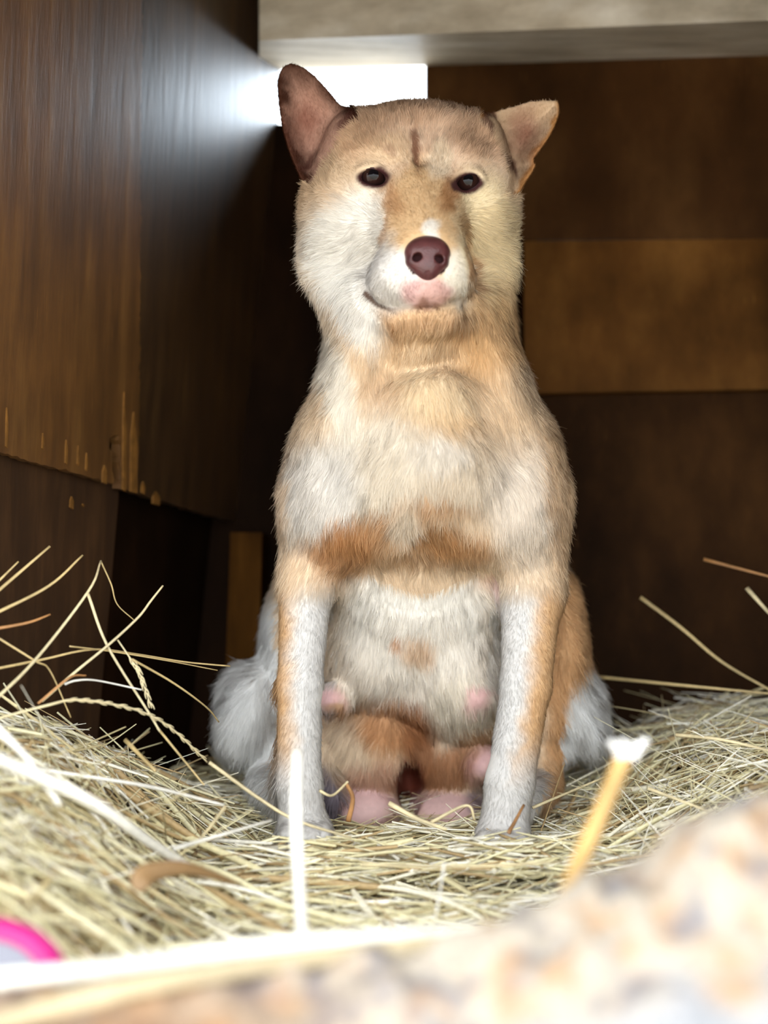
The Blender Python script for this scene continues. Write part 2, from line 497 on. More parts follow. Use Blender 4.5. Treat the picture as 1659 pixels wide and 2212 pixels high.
stalk('grass_head', [(254, 1382), (280, 1420), (299, 1449), (312, 1485), (328, 1530)], 1.19, 1.17, 4, S_P, 'small upright grass head with grains before the dark gap', 'grass', grains=16)
stalk('straw_stalk', [(285, 1424), (374, 1475), (445, 1527), (473, 1560)], 1.18, 1.26, 5, S_T, 'thin straw drooping across the dark gap towards the hind leg')
stalk('straw_stalk', [(-20, 1290), (108, 1180)], 1.17, 1.2, 9, S_T, 'stiff brown straw end sticking up at the left edge, topmost there')
stalk('straw_stalk', [(-20, 1330), (105, 1266), (179, 1199)], 1.15, 1.2, 8, S_T, 'long stiff straw curving up before the left wall')
stalk('straw_stalk', [(-20, 1360), (60, 1345), (109, 1327)], 1.15, 1.18, 8, S_B * 1.4, 'short brown straw end poking out at the left edge')
stalk('straw_stalk', [(-10, 1262), (40, 1213)], 1.17, 1.18, 6, S_T, 'shortest brown straw end sticking up at the left edge')
stalk('straw_stalk', [(-20, 1368), (75, 1427), (108, 1449), (153, 1550)], 1.14, 1.17, 5, S_T, 'kinked straw going down behind the leaning stalk')
stalk('straw_stalk', [(82, 1520), (150, 1464), (186, 1459)], 1.13, 1.16, 6, S_B * 1.5, 'short brownish straw with a bent end on the left bank')
stalk('straw_stalk', [(140, 1478), (165, 1470), (209, 1470), (306, 1490)], 1.14, 1.17, 5, S_W, 'curved white straw with tiny side hairs above the grass head')
stalk('broad_straw', [(-30, 1628), (187, 1726), (329, 1823), (448, 1897)], 0.90, 1.02, 30, S_W, 'broad blurred white straw blade running down across the left bank', flat_=0.2)
stalk('broad_straw', [(-20, 1560), (60, 1640), (130, 1740)], 0.95, 0.93, 20, S_W, 'blurred white straw blade at the left edge crossing the broad one', flat_=0.2)
stalk('straw_stalk', [(60, 1652), (112, 1666), (321, 1699), (486, 1740)], 1.05, 1.13, 11, S_W, 'thick pale straw lying level above the folded one on the left bank')
stalk('straw_stalk', [(488, 1741), (455, 1785), (424, 1822)], 1.12, 1.08, 9, S_P, 'folded straw end pointing down left of the front paw')
stalk('straw_stalk', [(374, 1834), (587, 1772)], 1.04, 1.10, 10, S_W, 'straight pale straw rising towards the left front leg')
stalk('straw_stalk', [(452, 1647), (560, 1725), (640, 1772), (760, 1810)], 1.18, 1.14, 9, S_P, 'long pale straw running down to the left front paw')
stalk('straw_stalk', [(270, 1598), (336, 1666)], 1.18, 1.14, 11, S_T, 'stubby brown straw on the edge of the shadowed hollow')
stalk('straw_stalk', [(340, 1572), (441, 1696)], 1.19, 1.15, 6, S_T, 'thin straw crossing the stubby one on the hollow edge')
stalk('straw_stalk', [(1460, 1587), (1560, 1598), (1680, 1626)], 1.22, 1.15, 9, S_P, 'pale straw with a cut end on top of the right bank')
stalk('straw_stalk', [(1150, 1745), (1310, 1677)], 1.25, 1.30, 7, S_P, 'straw leaning up from the right front leg into shadow')
stalk('straw_stalk', [(1400, 1703), (1530, 1752)], 1.15, 1.12, 8, S_P, 'straw slanting down on the right bank behind the yellow cane')
stalk('straw_stalk', [(780, 1868), (1000, 1872), (1215, 1862)], 1.05, 1.06, 8, S_P, 'long level straw lying in front of both paws')
stalk('straw_stalk', [(960, 1862), (952, 1920), (940, 1985)], 1.0, 0.95, 7, S_W, 'short pale straw hanging straight down between the paws')
stalk('straw_stalk', [(925, 1780), (1007, 1740), (1026, 1772)], 1.17, 1.17, 8, S_P, 'sharply kinked straw under the belly beside the right paw')
stalk('straw_stalk', [(840, 1735), (900, 1768), (965, 1792)], 1.17, 1.15, 12, S_P, 'thick straw lying under the belly between the paws')
stalk('straw_stalk', [(690, 1708), (718, 1718), (752, 1688)], 1.18, 1.16, 7, S_P, 'bent straw bit standing against the left front leg')
stalk('dry_leaf', [(1098, 1800), (1116, 1768), (1132, 1738)], 1.15, 1.17, 9, S_B, 'narrow brown dry leaf standing before the right paw', 'leaf', flat_=0.2)
stalk('dry_leaf', [(752, 1775), (762, 1725), (748, 1692)], 1.18, 1.18, 12, S_B * 1.3, 'curled orange-brown dry leaf beside the left front leg under the belly', 'leaf', flat_=0.2)
stalk('straw_stalk', [(1383, 1290), (1470, 1355), (1560, 1430), (1680, 1500)], 1.5, 1.45, 10, S_T, 'long blurred straw leaning up against the back wall')
stalk('straw_stalk', [(1613, 1270), (1680, 1345)], 1.45, 1.42, 11, S_P, 'blurred straw end at the right edge before the back wall')
stalk('straw_stalk', [(1520, 1208), (1680, 1250)], 1.5, 1.46, 8, S_B * 1.5, 'faint brown straw highest against the back wall')
stalk('straw_stalk', [(1290, 1462), (1450, 1478), (1680, 1500)], 1.5, 1.42, 9, S_T, 'long level blurred straw behind the right hind leg')

# near, out-of-focus pieces
stalk('broad_straw', [(642, 1620), (640, 1760), (646, 1900), (656, 2060)], 0.93, 0.84, 29, S_W * 1.05, 'upright flat white straw blade standing before the left paw', flat_=0.18, taper=(0.85, 1.0))
stalk('broad_straw', [(-60, 2122), (250, 2090), (560, 2048), (880, 2024), (1190, 1998)], 0.60, 0.66, 40, S_W * 1.05, 'long white flat blade lying level across the front, upper of two', flat_=0.25, taper=(0.8, 1))
stalk('broad_straw', [(-60, 2224), (180, 2160), (400, 2112), (700, 2066), (1060, 2030)], 0.575, 0.64, 62, lin(176, 160, 128), 'long broad tan blade lying across the front, lower of two', flat_=0.15, taper=(0.7, 0.8))
cane = stalk('yellow_cane', [(1222, 1935), (1262, 1840), (1310, 1730), (1352, 1625)], 0.72, 0.78, 42, lin(210, 170, 106), 'yellow cane stub with a frayed white top leaning by the stone', 'cane', flat_=0.8, taper=(0.85, 1.0))
for k, (dx, dy) in enumerate(((-34, -14), (-8, -22), (20, -10), (46, -22), (4, -6), (-20, 2))):
    p0, p1 = D(1352 + dx * 0.3, 1640, 0.775), D(1352 + dx, 1612 + dy * 0.6, 0.775 + 0.004 * (k - 2))
    gv, gq = ribbon(catmull([p0, (p0 + p1) / 2 + np.array([0, 0, 0.002]), p1], 3), 0.0032, 0.0022, taper=(1, 0.7))
    gm = mesh_np('frayed_fibre', gv, gq); vcol(gm, 'tint', np.tile(lin(252, 250, 246), (len(gv), 1)))
    fo = link('frayed_fibre', gm, M_STRAW, cane, True)
# curled brown leaf in the straw at lower left
c = catmull([D(296, 1925, 0.87), D(318, 1888, 0.88), (D(390, 1876, 0.9)), D(450, 1888, 0.92), D(520, 1912, 0.95)], 7)
w_ = np.interp(np.linspace(0, 1, len(c)), [0, 0.15, 0.4, 0.8, 1], [0.004, 0.009, 0.0062, 0.003, 0.001])
v, q = ribbon(c, w_, 0.0012)
me = mesh_np('dry_leaf', v, q); vcol(me, 'tint', np.tile(lin(150, 118, 80), (len(v), 1)))
tag(link('dry_leaf', me, M_STRAW, smooth=True), 'curled wide brown dry leaf on the straw at lower left', 'leaf')

# ------------------------------------------------------------------ bowl with a pink rim, lower left
def lathe(name, prof, mat, parent, loc, rot, seg=48):
    pr = np.array(prof); n = len(pr)
    a = np.arange(seg) * 2 * np.pi / seg
    v = np.stack([pr[:, None, 0] * np.cos(a), pr[:, None, 0] * np.sin(a), np.broadcast_to(pr[:, None, 1], (n, seg))], -1)
    R = np.array(Matrix.Rotation(rot[0], 3, 'X') @ Matrix.Rotation(rot[1], 3, 'Y'))
    v = v.reshape(-1, 3) @ R.T + np.array(loc)
    i = np.arange(n - 1)[:, None] * seg; j = np.arange(seg)[None]; j2 = (j + 1) % seg
    q = np.stack([i + j, i + j2, i + seg + j2, i + seg + j], -1).reshape(-1, 4)
    return link(name, mesh_np(name, v, q), mat, parent, True)
M_PINK = flat('pink_plastic', lin(186, 40, 120), 0.4, 0.4, 0.08)
M_GREYP = flat('pale_plastic', lin(140, 142, 154), 0.4, 0.4, 0.06)
bl = np.array(D(-88, 2180, 0.70))
bowl = tag(empty('bowl', bl), 'pale grey bowl with a bright pink rim in the lower left corner', 'bowl')
brot = (0.62, 0.0)
lathe('basin', [(0.0, -0.022), (0.03, -0.02), (0.044, -0.004), (0.0465, -0.001)], M_GREYP, bowl, bl, brot)
lathe('rim', [(0.0465, -0.004), (0.0462, 0.0005), (0.053, 0.003), (0.0605, 0.001), (0.061, -0.003), (0.054, -0.003), (0.0465, -0.004)], M_PINK, bowl, bl, brot)

# ------------------------------------------------------------------ rough stone at the entrance
def stone():
    nx, ns = 150, 60
    xs = np.linspace(-0.24, 0.30, nx)
    # top silhouette: pixel height against pixel x at depth 0.62
    tx = np.array([-400, 0, 320, 480, 650, 850, 1000, 1130, 1200, 1280, 1390, 1480, 1570, 1659, 2100])
    ty = np.array([2150, 2140, 2150, 2126, 2104, 2085, 2046, 2012, 1962, 1905, 1866, 1806, 1768, 1752, 1720])
    d0 = 0.62
    ztop = np.interp(xs / d0 * FPX + 829.5, tx, CAM[2] - (ty - 1106) / FPX * d0)
    t = np.linspace(0, 1, ns)
    # section: from the back foot, over the crest, down the front slope, and down the outer face
    prof = np.array([(0.70, -0.14), (0.685, -0.03), (0.655, -0.012), (0.62, 0.0), (0.585, -0.010), (0.54, -0.036), (0.495, -0.062), (0.475, -0.085), (0.465, -0.13), (0.46, -0.30)])
    tt = np.linspace(0, 1, len(prof))
    pd, pz = np.interp(t, tt, prof[:, 0]), np.interp(t, tt, prof[:, 1])
    X = np.broadcast_to(xs[:, None], (nx, ns)).copy()
    Y = np.broadcast_to(pd[None] - 1.25, (nx, ns)).copy()
    Z = ztop[:, None] + pz[None]
    P = np.stack([X, Y, Z], -1)
    nrm = np.stack([0.2 * np.ones_like(X), np.interp(t, [0, 0.3, 0.5, 1], [0.9, 0.1, -0.3, -0.95])[None] + 0 * X, np.interp(t, [0, 0.3, 0.6, 1], [0.2, 1, 0.8, 0.1])[None] + 0 * X], -1)
    rough = np.interp(t, [0, 0.2, 0.75, 0.85, 1], [0.6, 1, 1, 0.35, 0.25])[None]
    h = 0.012 * vnoise(P, 26, 5) + 0.009 * vnoise(P, 62, 6) + 0.004 * vnoise(P, 150, 7) + 0.002 * np.abs(vnoise(P, 260, 8))
    P = P + nrm * (h * rough)[..., None]
    P[..., 2] = np.maximum(P[..., 2], -0.125)
    ii = np.arange(nx * ns).reshape(nx, ns)
    q = np.stack([ii[:-1, :-1], ii[1:, :-1], ii[1:, 1:], ii[:-1, 1:]], -1).reshape(-1, 4)
    me = mesh_np('stone', P.reshape(-1, 3), q)
    f = P.reshape(-1, 3)
    a = vnoise(f, 62, 11) + 0.7 * vnoise(f, 140, 12)
    b = vnoise(f, 44, 13) + 0.7 * vnoise(f, 120, 14)
    c = np.tile(lin(164, 154, 140), (len(f), 1))
    c = c + (lin(166, 128, 90) - c) * (0.75 * sstep(-0.1, 0.8, a))[:, None]
    c = c + (lin(106, 106, 114) - c) * (0.75 * sstep(0.15, 0.8, b))[:, None]
    gm = sstep(0.004, -0.004, f[:, 2] - (0.084 + (f[:, 0] - 0.045) * 0.38) + 0.010 * vnoise(f, 40, 15)) * sstep(0.36, 0.42, np.tile(t, nx)) * sstep(-0.02, 0.03, f[:, 0])
    c = c + (lin(142, 143, 146) - c) * gm[:, None]
    left = sstep(0.03, -0.12, f[:, 0]) * sstep(0.2, 0.5, np.tile(t, nx))
    c = c + (lin(132, 90, 46) - c) * (0.8 * left)[:, None]
    vcol(me, 'tint', c)
    return tag(link('stone', me, attr_mat('stone_face', 'tint', 0.85, 0.2, 0.18), smooth=True),
               'large rough pale stone with rusty tan and grey patches across the front', 'stone')
stone()

# ------------------------------------------------------------------ the dog: implicit body
class Field:
    def __init__(self, lo, hi, h, far=0.06):
        self.lo = np.array(lo, float); self.h = h
        self.n = np.ceil((np.array(hi) - self.lo) / h).astype(int) + 1
        self.v = np.full(self.n, far, np.float32)
    def block(self, lo, hi):
        a = np.clip(np.floor((np.array(lo) - self.lo) / self.h).astype(int), 0, self.n - 1)
        b = np.clip(np.ceil((np.array(hi) - self.lo) / self.h).astype(int) + 1, 1, self.n)
        ax = [(self.lo[k] + self.h * np.arange(a[k], b[k])).astype(np.float32) for k in range(3)]
        sl = tuple(slice(a[k], b[k]) for k in range(3))
        return sl, ax[0][:, None, None], ax[1][None, :, None], ax[2][None, None, :]
    def add(self, fn, lo, hi, k=0.01, sub=False):
        m = k + 0.012
        sl, x, y, z = self.block(np.array(lo) - m, np.array(hi) + m)
        d = fn(x, y, z)
        o = self.v[sl]
        if sub:
            h = np.clip(0.5 - 0.5 * (o + d) / k, 0, 1)
            self.v[sl] = o + (-d - o) * h + k * h * (1 - h)
        else:
            h = np.clip(0.5 + 0.5 * (o - d) / k, 0, 1)
            self.v[sl] = o + (d - o) * h - k * h * (1 - h)
    def ell(self, c, r, k=0.01, rot=0.0, pitch=0.0, sub=False):
        c = np.array(c); r = np.array(r, float)
        R = np.array(Matrix.Rotation(-rot, 3, 'Y') @ Matrix.Rotation(pitch, 3, 'X'))
        ext = np.sqrt(((R * r[None]) ** 2).sum(1))
        def fn(x, y, z):
            px, py, pz = x - c[0], y - c[1], z - c[2]
            q = [R[0, i] * px + R[1, i] * py + R[2, i] * pz for i in range(3)]
            k0 = np.sqrt(sum((q[i] / r[i]) ** 2 for i in range(3)))
            k1 = np.sqrt(sum((q[i] / r[i] ** 2) ** 2 for i in range(3))) + 1e-6
            return (k0 * (k0 - 1) / k1).astype(np.float32)
        self.add(fn, c - ext, c + ext, k, sub)
    def cone(self, a, b, ra, rb, k=0.01, sy=1.0, sub=False):
        a, b = np.array(a), np.array(b); ab = b - a; L2 = ab @ ab
        rm = max(ra, rb) * max(1, sy)
        def fn(x, y, z):
            px, py, pz = x - a[0], y - a[1], z - a[2]
            t = np.clip((px * ab[0] + py * ab[1] + pz * ab[2]) / L2, 0, 1)
            return (np.sqrt((px - ab[0] * t) ** 2 + ((py - ab[1] * t) / sy) ** 2 + (pz - ab[2] * t) ** 2) - (ra + (rb - ra) * t)).astype(np.float32)
        self.add(fn, np.minimum(a, b) - rm, np.maximum(a, b) + rm, k, sub)
    def sample(self, p):
        g = (p - self.lo) / self.h
        g = np.clip(g, 0, self.n - 1.001)
        i = g.astype(int); f = (g - i).astype(np.float32)
        r = 0
        for a in (0, 1):
            for b in (0, 1):
                for c in (0, 1):
                    w = (f[:, 0] if a else 1 - f[:, 0]) * (f[:, 1] if b else 1 - f[:, 1]) * (f[:, 2] if c else 1 - f[:, 2])
                    r = r + w * self.v[i[:, 0] + a, i[:, 1] + b, i[:, 2] + c]
        return r
    def grad(self, p, e=None):
        e = e or self.h
        g = np.stack([self.sample(p + np.eye(3)[k] * e) - self.sample(p - np.eye(3)[k] * e) for k in range(3)], -1)
        return g / (np.linalg.norm(g, axis=1, keepdims=True) + 1e-9)
    def mesh(self):
        v = self.v; ins = v < 0
        c = ins[:-1, :-1, :-1].astype(np.int8)
        for a, b, d in ((1, 0, 0), (0, 1, 0), (0, 0, 1), (1, 1, 0), (1, 0, 1), (0, 1, 1), (1, 1, 1)):
            c = c + ins[a:a + v.shape[0] - 1, b:b + v.shape[1] - 1, d:d + v.shape[2] - 1]
        I = np.argwhere((c > 0) & (c < 8))
        idx = -np.ones(c.shape, np.int32); idx[I[:, 0], I[:, 1], I[:, 2]] = np.arange(len(I))
        acc = np.zeros((len(I), 3)); cnt = np.zeros(len(I))
        cor = [(a, b, d) for a in (0, 1) for b in (0, 1) for d in (0, 1)]
        for p in cor:
            for ax in range(3):
                if p[ax]: continue
                q = list(p); q[ax] = 1
                va = v[I[:, 0] + p[0], I[:, 1] + p[1], I[:, 2] + p[2]]; vb = v[I[:, 0] + q[0], I[:, 1] + q[1], I[:, 2] + q[2]]
                m = (va < 0) != (vb < 0)
                t = np.where(m, va / np.where(m, va - vb, 1), 0)
                pt = np.tile(np.array(p, float), (len(I), 1)); pt[:, ax] = t
                acc[m] += pt[m]; cnt[m] += 1
        P = self.lo + self.h * (I + acc / cnt[:, None])
        quads = []
        for ax in range(3):
            o1, o2 = [k for k in range(3) if k != ax]
            sa = [slice(1, -1)] * 3; sa[ax] = slice(0, -1)
            sb = [slice(1, -1)] * 3; sb[ax] = slice(1, None)
            A, B = ins[tuple(sa)], ins[tuple(sb)]
            E = np.argwhere(A != B)
            flip = A[E[:, 0], E[:, 1], E[:, 2]]
            g = E.copy(); g[:, o1] += 1; g[:, o2] += 1
            def cell(d1, d2):
                h = g.copy(); h[:, o1] -= d1; h[:, o2] -= d2
                return idx[h[:, 0], h[:, 1], h[:, 2]]
            qd = np.stack([cell(1, 1), cell(0, 1), cell(0, 0), cell(1, 0)], -1)
            if ax == 1: flip = ~flip
            qd[~flip] = qd[~flip][:, ::-1]
            quads.append(qd)
        Q = np.vstack(quads)
        for _ in range(2):                      # settle the vertices on the surface
            n = self.grad(P); P = P - n * np.clip(self.sample(P), -self.h, self.h)[:, None]
        return P, Q

def poly_sd(px, py, poly):
    """Signed distance to a closed outline in the picture plane, negative inside."""
    d = np.full(px.shape, 1e9); s = np.ones(px.shape)
    n = len(poly); j = n - 1
    for i in range(n):
        a, b = poly[i], poly[j]
        ex, ey = b[0] - a[0], b[1] - a[1]
        wx, wy = px - a[0], py - a[1]
        t = np.clip((wx * ex + wy * ey) / (ex * ex + ey * ey + 1e-9), 0, 1)
        d = np.minimum(d, (wx - ex * t) ** 2 + (wy - ey * t) ** 2)
        c1, c2, c3 = py >= a[1], py < b[1], ex * wy > ey * wx
        s = np.where((c1 & c2 & c3) | (~c1 & ~c2 & ~c3), -s, s)
        j = i
    return s * np.sqrt(d)

RIM_L = catmull([(648, 392), (640, 374), (622, 330), (605, 270), (594, 195), (593, 150), (606, 120), (632, 113), (672, 136), (708, 176), (738, 214), (772, 244)], 5)
EAR_L = np.vstack([RIM_L, [(772, 300), (744, 372), (690, 400)]])
RIM_R = catmull([(1040, 240), (1076, 218), (1112, 206), (1150, 194), (1190, 189), (1216, 193), (1222, 212), (1214, 246), (1196, 284), (1172, 320), (1160, 338), (1162, 356), (1146, 384), (1124, 418)], 5)
EAR_R = np.vstack([RIM_R, [(1090, 420), (1060, 380), (1036, 300)]])
def rim_d(px, py, rim):
    d = np.full(px.shape, 1e9)
    for a, b in zip(rim[:-1], rim[1:]):
        ex, ey = b - a
        t = np.clip(((px - a[0]) * ex + (py - a[1]) * ey) / (ex * ex + ey * ey + 1e-9), 0, 1)
        d = np.minimum(d, (px - a[0] - ex * t) ** 2 + (py - a[1] - ey * t) ** 2)
    return np.sqrt(d)

F = Field((-0.215, -0.14, -0.03), (0.265, 0.47, 0.80), 0.0024)
def E(px, py, y, rx, rz, ry, k=0.02, rot=0.0, pitch=0.0, sub=False):
    F.ell(W(px, py, y), (rx * S(y), ry, rz * S(y)), k, math.radians(rot), math.radians(pitch), sub)
def C(a, b, ra, rb, k=0.02, sy=1.0, sub=False):
    F.cone(W(*a), W(*b), ra * S(a[2]), rb * S(b[2]), k, sy, sub)

# trunk
C((915, 960, 0.15), (905, 1330, 0.25), 250, 300, 0.03, 0.8)
E(905, 1400, 0.27, 318, 250, 0.14, 0.03)
E(905, 1560, 0.30, 300, 190, 0.13, 0.03)
# neck and throat
C((905, 600, 0.14), (915, 900, 0.13), 192, 222, 0.03, 0.62)
E(912, 840, 0.09, 208, 170, 0.085, 0.03)
# chest and shoulders
E(915, 1030, 0.065, 225, 185, 0.090, 0.04)
E(905, 960, 0.052, 170, 150, 0.078, 0.04)
E(712, 1070, 0.080, 84, 170, 0.080, 0.045, 7)
E(1128, 1075, 0.080, 80, 180, 0.080, 0.045, -8)
# upper arms
C((680, 1080, 0.065), (664, 1260, 0.055), 66, 56, 0.03)
C((1164, 1080, 0.065), (1150, 1290, 0.055), 60, 64, 0.03)
E(790, 1130, 0.055, 110, 60, 0.06, 0.04, -18)
E(1035, 1135, 0.055, 110, 60, 0.06, 0.04, 18)
# forelegs
C((662, 1240, 0.055), (648, 1480, 0.01), 56, 46, 0.012)
C((648, 1480, 0.01), (645, 1690, -0.005), 46, 47, 0.008)
C((645, 1690, -0.005), (655, 1785, -0.012), 48, 50, 0.008)
C((1150, 1270, 0.055), (1136, 1480, 0.01), 64, 52, 0.012)
C((1136, 1480, 0.01), (1102, 1690, -0.005), 51, 50, 0.008)
C((1100, 1690, -0.005), (1088, 1795, -0.012), 50, 52, 0.008)
# front paws with toes
for (cx, cy) in ((660, 1796), (1086, 1812)):
    E(cx, cy, -0.025, 58, 30, 0.036, 0.012)
    for q_, (tx, ty) in enumerate(((-40, 8), (-14, 12), (14, 12), (40, 8))):
        E(cx + tx, cy + ty, -0.052 + (0.008 if q_ in (0, 3) else 0), 17, 20, 0.016, 0.006)
# belly lobes between the legs
E(905, 1230, 0.125, 165, 110, 0.075, 0.04)
E(905, 1285, 0.148, 185, 120, 0.080, 0.05)
E(905, 1340, 0.170, 205, 180, 0.085, 0.04)
E(800, 1400, 0.165, 115, 125, 0.080, 0.02)
E(1000, 1440, 0.160, 115, 165, 0.082, 0.02, 8)
E(905, 1480, 0.19, 150, 120, 0.075, 0.02)
# groin and inner thighs
E(800, 1610, 0.185, 130, 110, 0.070, 0.015, 20)
E(990, 1640, 0.195, 130, 90, 0.065, 0.015, -25)
E(780, 1740, 0.165, 85, 60, 0.060, 0.012)
E(975, 1745, 0.165, 95, 52, 0.060, 0.012)
E(885, 1700, 0.150, 26, 62, 0.040, 0.006, 4, sub=True)
E(884, 1570, 0.118, 60, 12, 0.02, 0.012, -28, sub=True)
# teats
for (tx, ty, yy) in ((716, 1508, 0.096), (1036, 1504, 0.088), (1048, 1650, 0.122)):
    E(tx, ty, yy + 0.006, 44, 36, 0.016, 0.016)
    E(tx, ty + 4, yy - 0.004, 17, 15, 0.010, 0.010)
# haunches
C((545, 1500, 0.19), (590, 1640, 0.15), 68, 52, 0.015)
E(540, 1545, 0.17, 64, 108, 0.060, 0.015, -14)
E(632, 1420, 0.24, 66, 180, 0.10, 0.02)
C((1240, 1510, 0.18), (1165, 1665, 0.12), 60, 34, 0.012)
E(1240, 1540, 0.175, 58, 105, 0.060, 0.012, 22)
E(1200, 1420, 0.22, 62, 200, 0.11, 0.02, 0)
C((1195, 1290, 0.16), (1185, 1560, 0.13), 44, 40, 0.015)
# hind paws, half in the straw behind the front legs
C((585, 1690, 0.12), (640, 1740, 0.04), 42, 40, 0.012)
C((1170, 1690, 0.12), (1120, 1750, 0.04), 42, 40, 0.012)
# tail tip curled forward under the left thigh
C((690, 1600, 0.15), (716, 1730, 0.10), 22, 26, 0.008)
# head
E(884, 440, 0.085, 220, 205, 0.092, 0.02, 2)
E(906, 304, 0.070, 158, 62, 0.066, 0.022, 2)
E(750, 330, 0.072, 52, 84, 0.055, 0.02, -12)
E(1050, 338, 0.078, 42, 84, 0.055, 0.02, 12)
E(744, 470, 0.060, 84, 112, 0.070, 0.03, 4)
E(1034, 470, 0.065, 72, 108, 0.066, 0.03, -6)
# brow, bridge, muzzle, lips, chin
E(846, 345, 0.018, 60, 42, 0.022, 0.03, -14)
E(966, 352, 0.018, 56, 42, 0.022, 0.03, 16)
C((908, 395, 0.012), (921, 530, -0.060), 56, 48, 0.025)
C((905, 480, 0.000), (921, 575, -0.050), 96, 78, 0.03)
E(866, 604, -0.036, 70, 60, 0.046, 0.022, 14)
E(968, 602, -0.036, 50, 56, 0.046, 0.022, -10)
E(921, 612, -0.056, 46, 46, 0.036, 0.018)
E(914, 690, -0.014, 90, 40, 0.040, 0.016)
E(908, 735, 0.014, 62, 58, 0.034, 0.014)
E(900, 690, 0.055, 170, 85, 0.06, 0.03)
C((716, 585, 0.055), (806, 715, 0.036), 56, 52, 0.045)
C((1062, 590, 0.062), (1004, 700, 0.040), 44, 46, 0.045)
# furrow between the brows, mouth line
C((902, 300, -0.020), (911, 372, -0.016), 7, 6, 0.012, sub=True)
mouth = catmull([W(790, 628, -0.020), W(803, 650, -0.032), W(828, 668, -0.048), W(872, 662, -0.072), W(920, 652, -0.088), W(968, 658, -0.070), W(1004, 648, -0.045)], 3)
for a_, b_ in zip(mouth[:-1], mouth[1:]):
    F.cone(a_, b_, 0.0028, 0.0028, 0.005, 2.2, True)
# throat folds and chest ruff
E(935, 865, 0.010, 92, 60, 0.040, 0.016, 14)
E(772, 790, 0.040, 56, 80, 0.05, 0.022, -28)
E(745, 900, 0.045, 66, 110, 0.06, 0.03, -20)
E(1070, 830, 0.062, 60, 120, 0.06, 0.03, 18)
E(905, 1035, 0.0, 150, 90, 0.040, 0.03)
# ears: curved sheets
def ear(poly, rim, yb, lean, k=0.010):
    s = S(yb)
    lo, hi = poly.min(0) - 14, poly.max(0) + 14
    a, b = W(lo[0], hi[1], yb), W(hi[0], lo[1], yb)
    a[1], b[1] = yb - 0.03, yb + 0.05
    def fn(x, y, z):
        px = x[:, 0, 0] / s + 829.5; py = (CAM[2] - z[0, 0, :]) / s + 1106
        PX, PY = np.meshgrid(px, py, indexing='ij')
        sd = poly_sd(PX, PY, poly)
        t = np.clip((poly[:, 1].max() - PY) / (poly[:, 1].max() - poly[:, 1].min()), 0, 1)
        bowl_ = sstep(0, 50, rim_d(PX, PY, rim))
        ym = yb + lean * t + 0.026 * bowl_ * (1 - 0.45 * t)
        th = 0.0030 + 0.002 * (1 - t)
        e2 = (sd * s)[:, None, :] + 0.002
        dy = np.abs(y - ym[:, None, :]) * 0.85 - th[:, None, :]
        return (np.maximum(e2, dy) + 0.0 * x).astype(np.float32)
    F.add(fn, a, b, k)
ear(EAR_L, RIM_L, 0.036, 0.030)
ear(EAR_R, RIM_R, 0.042, 0.036)
# eye openings
EYES = [((807, 383), 0.0, 33, 18, 12), ((1010, 394), 0.0, 30, 17, -20)]
def front_y(px, py, lo=-0.13, hi=0.2):
    ys = np.arange(lo, hi, 0.0006)
    p = np.array([W(px, py, y_) for y_ in ys])
    sv = F.sample(p)
    k = np.argmax(sv < 0)
    return ys[k]
EYE_Y = [front_y(px, py) for (px, py), *_ in EYES]
for ((px, py), _, rx, rz, ang), ey in zip(EYES, EYE_Y):
    F.ell(W(px, py, ey + 0.004), (36 * S(ey), 0.009, 27 * S(ey)), 0.010, math.radians(-ang))
    F.ell(W(px, py, ey - 0.003), (rx * S(ey) * 0.98, 0.014, rz * S(ey) * 0.92), 0.003, math.radians(-ang), sub=True)

BV, BQ = F.mesh()
BN = F.grad(BV)

# ------------------------------------------------------------------ coat pattern
WHITE, CREAM, TAN, DEEP = lin(240, 237, 231), lin(232, 214, 188), lin(220, 186, 144), lin(190, 142, 94)
PINK, EARIN, EARDK, BROWN, GREYF = lin(216, 180, 178), lin(190, 150, 126), lin(62, 30, 16), lin(126, 76, 48), lin(120, 112, 122)
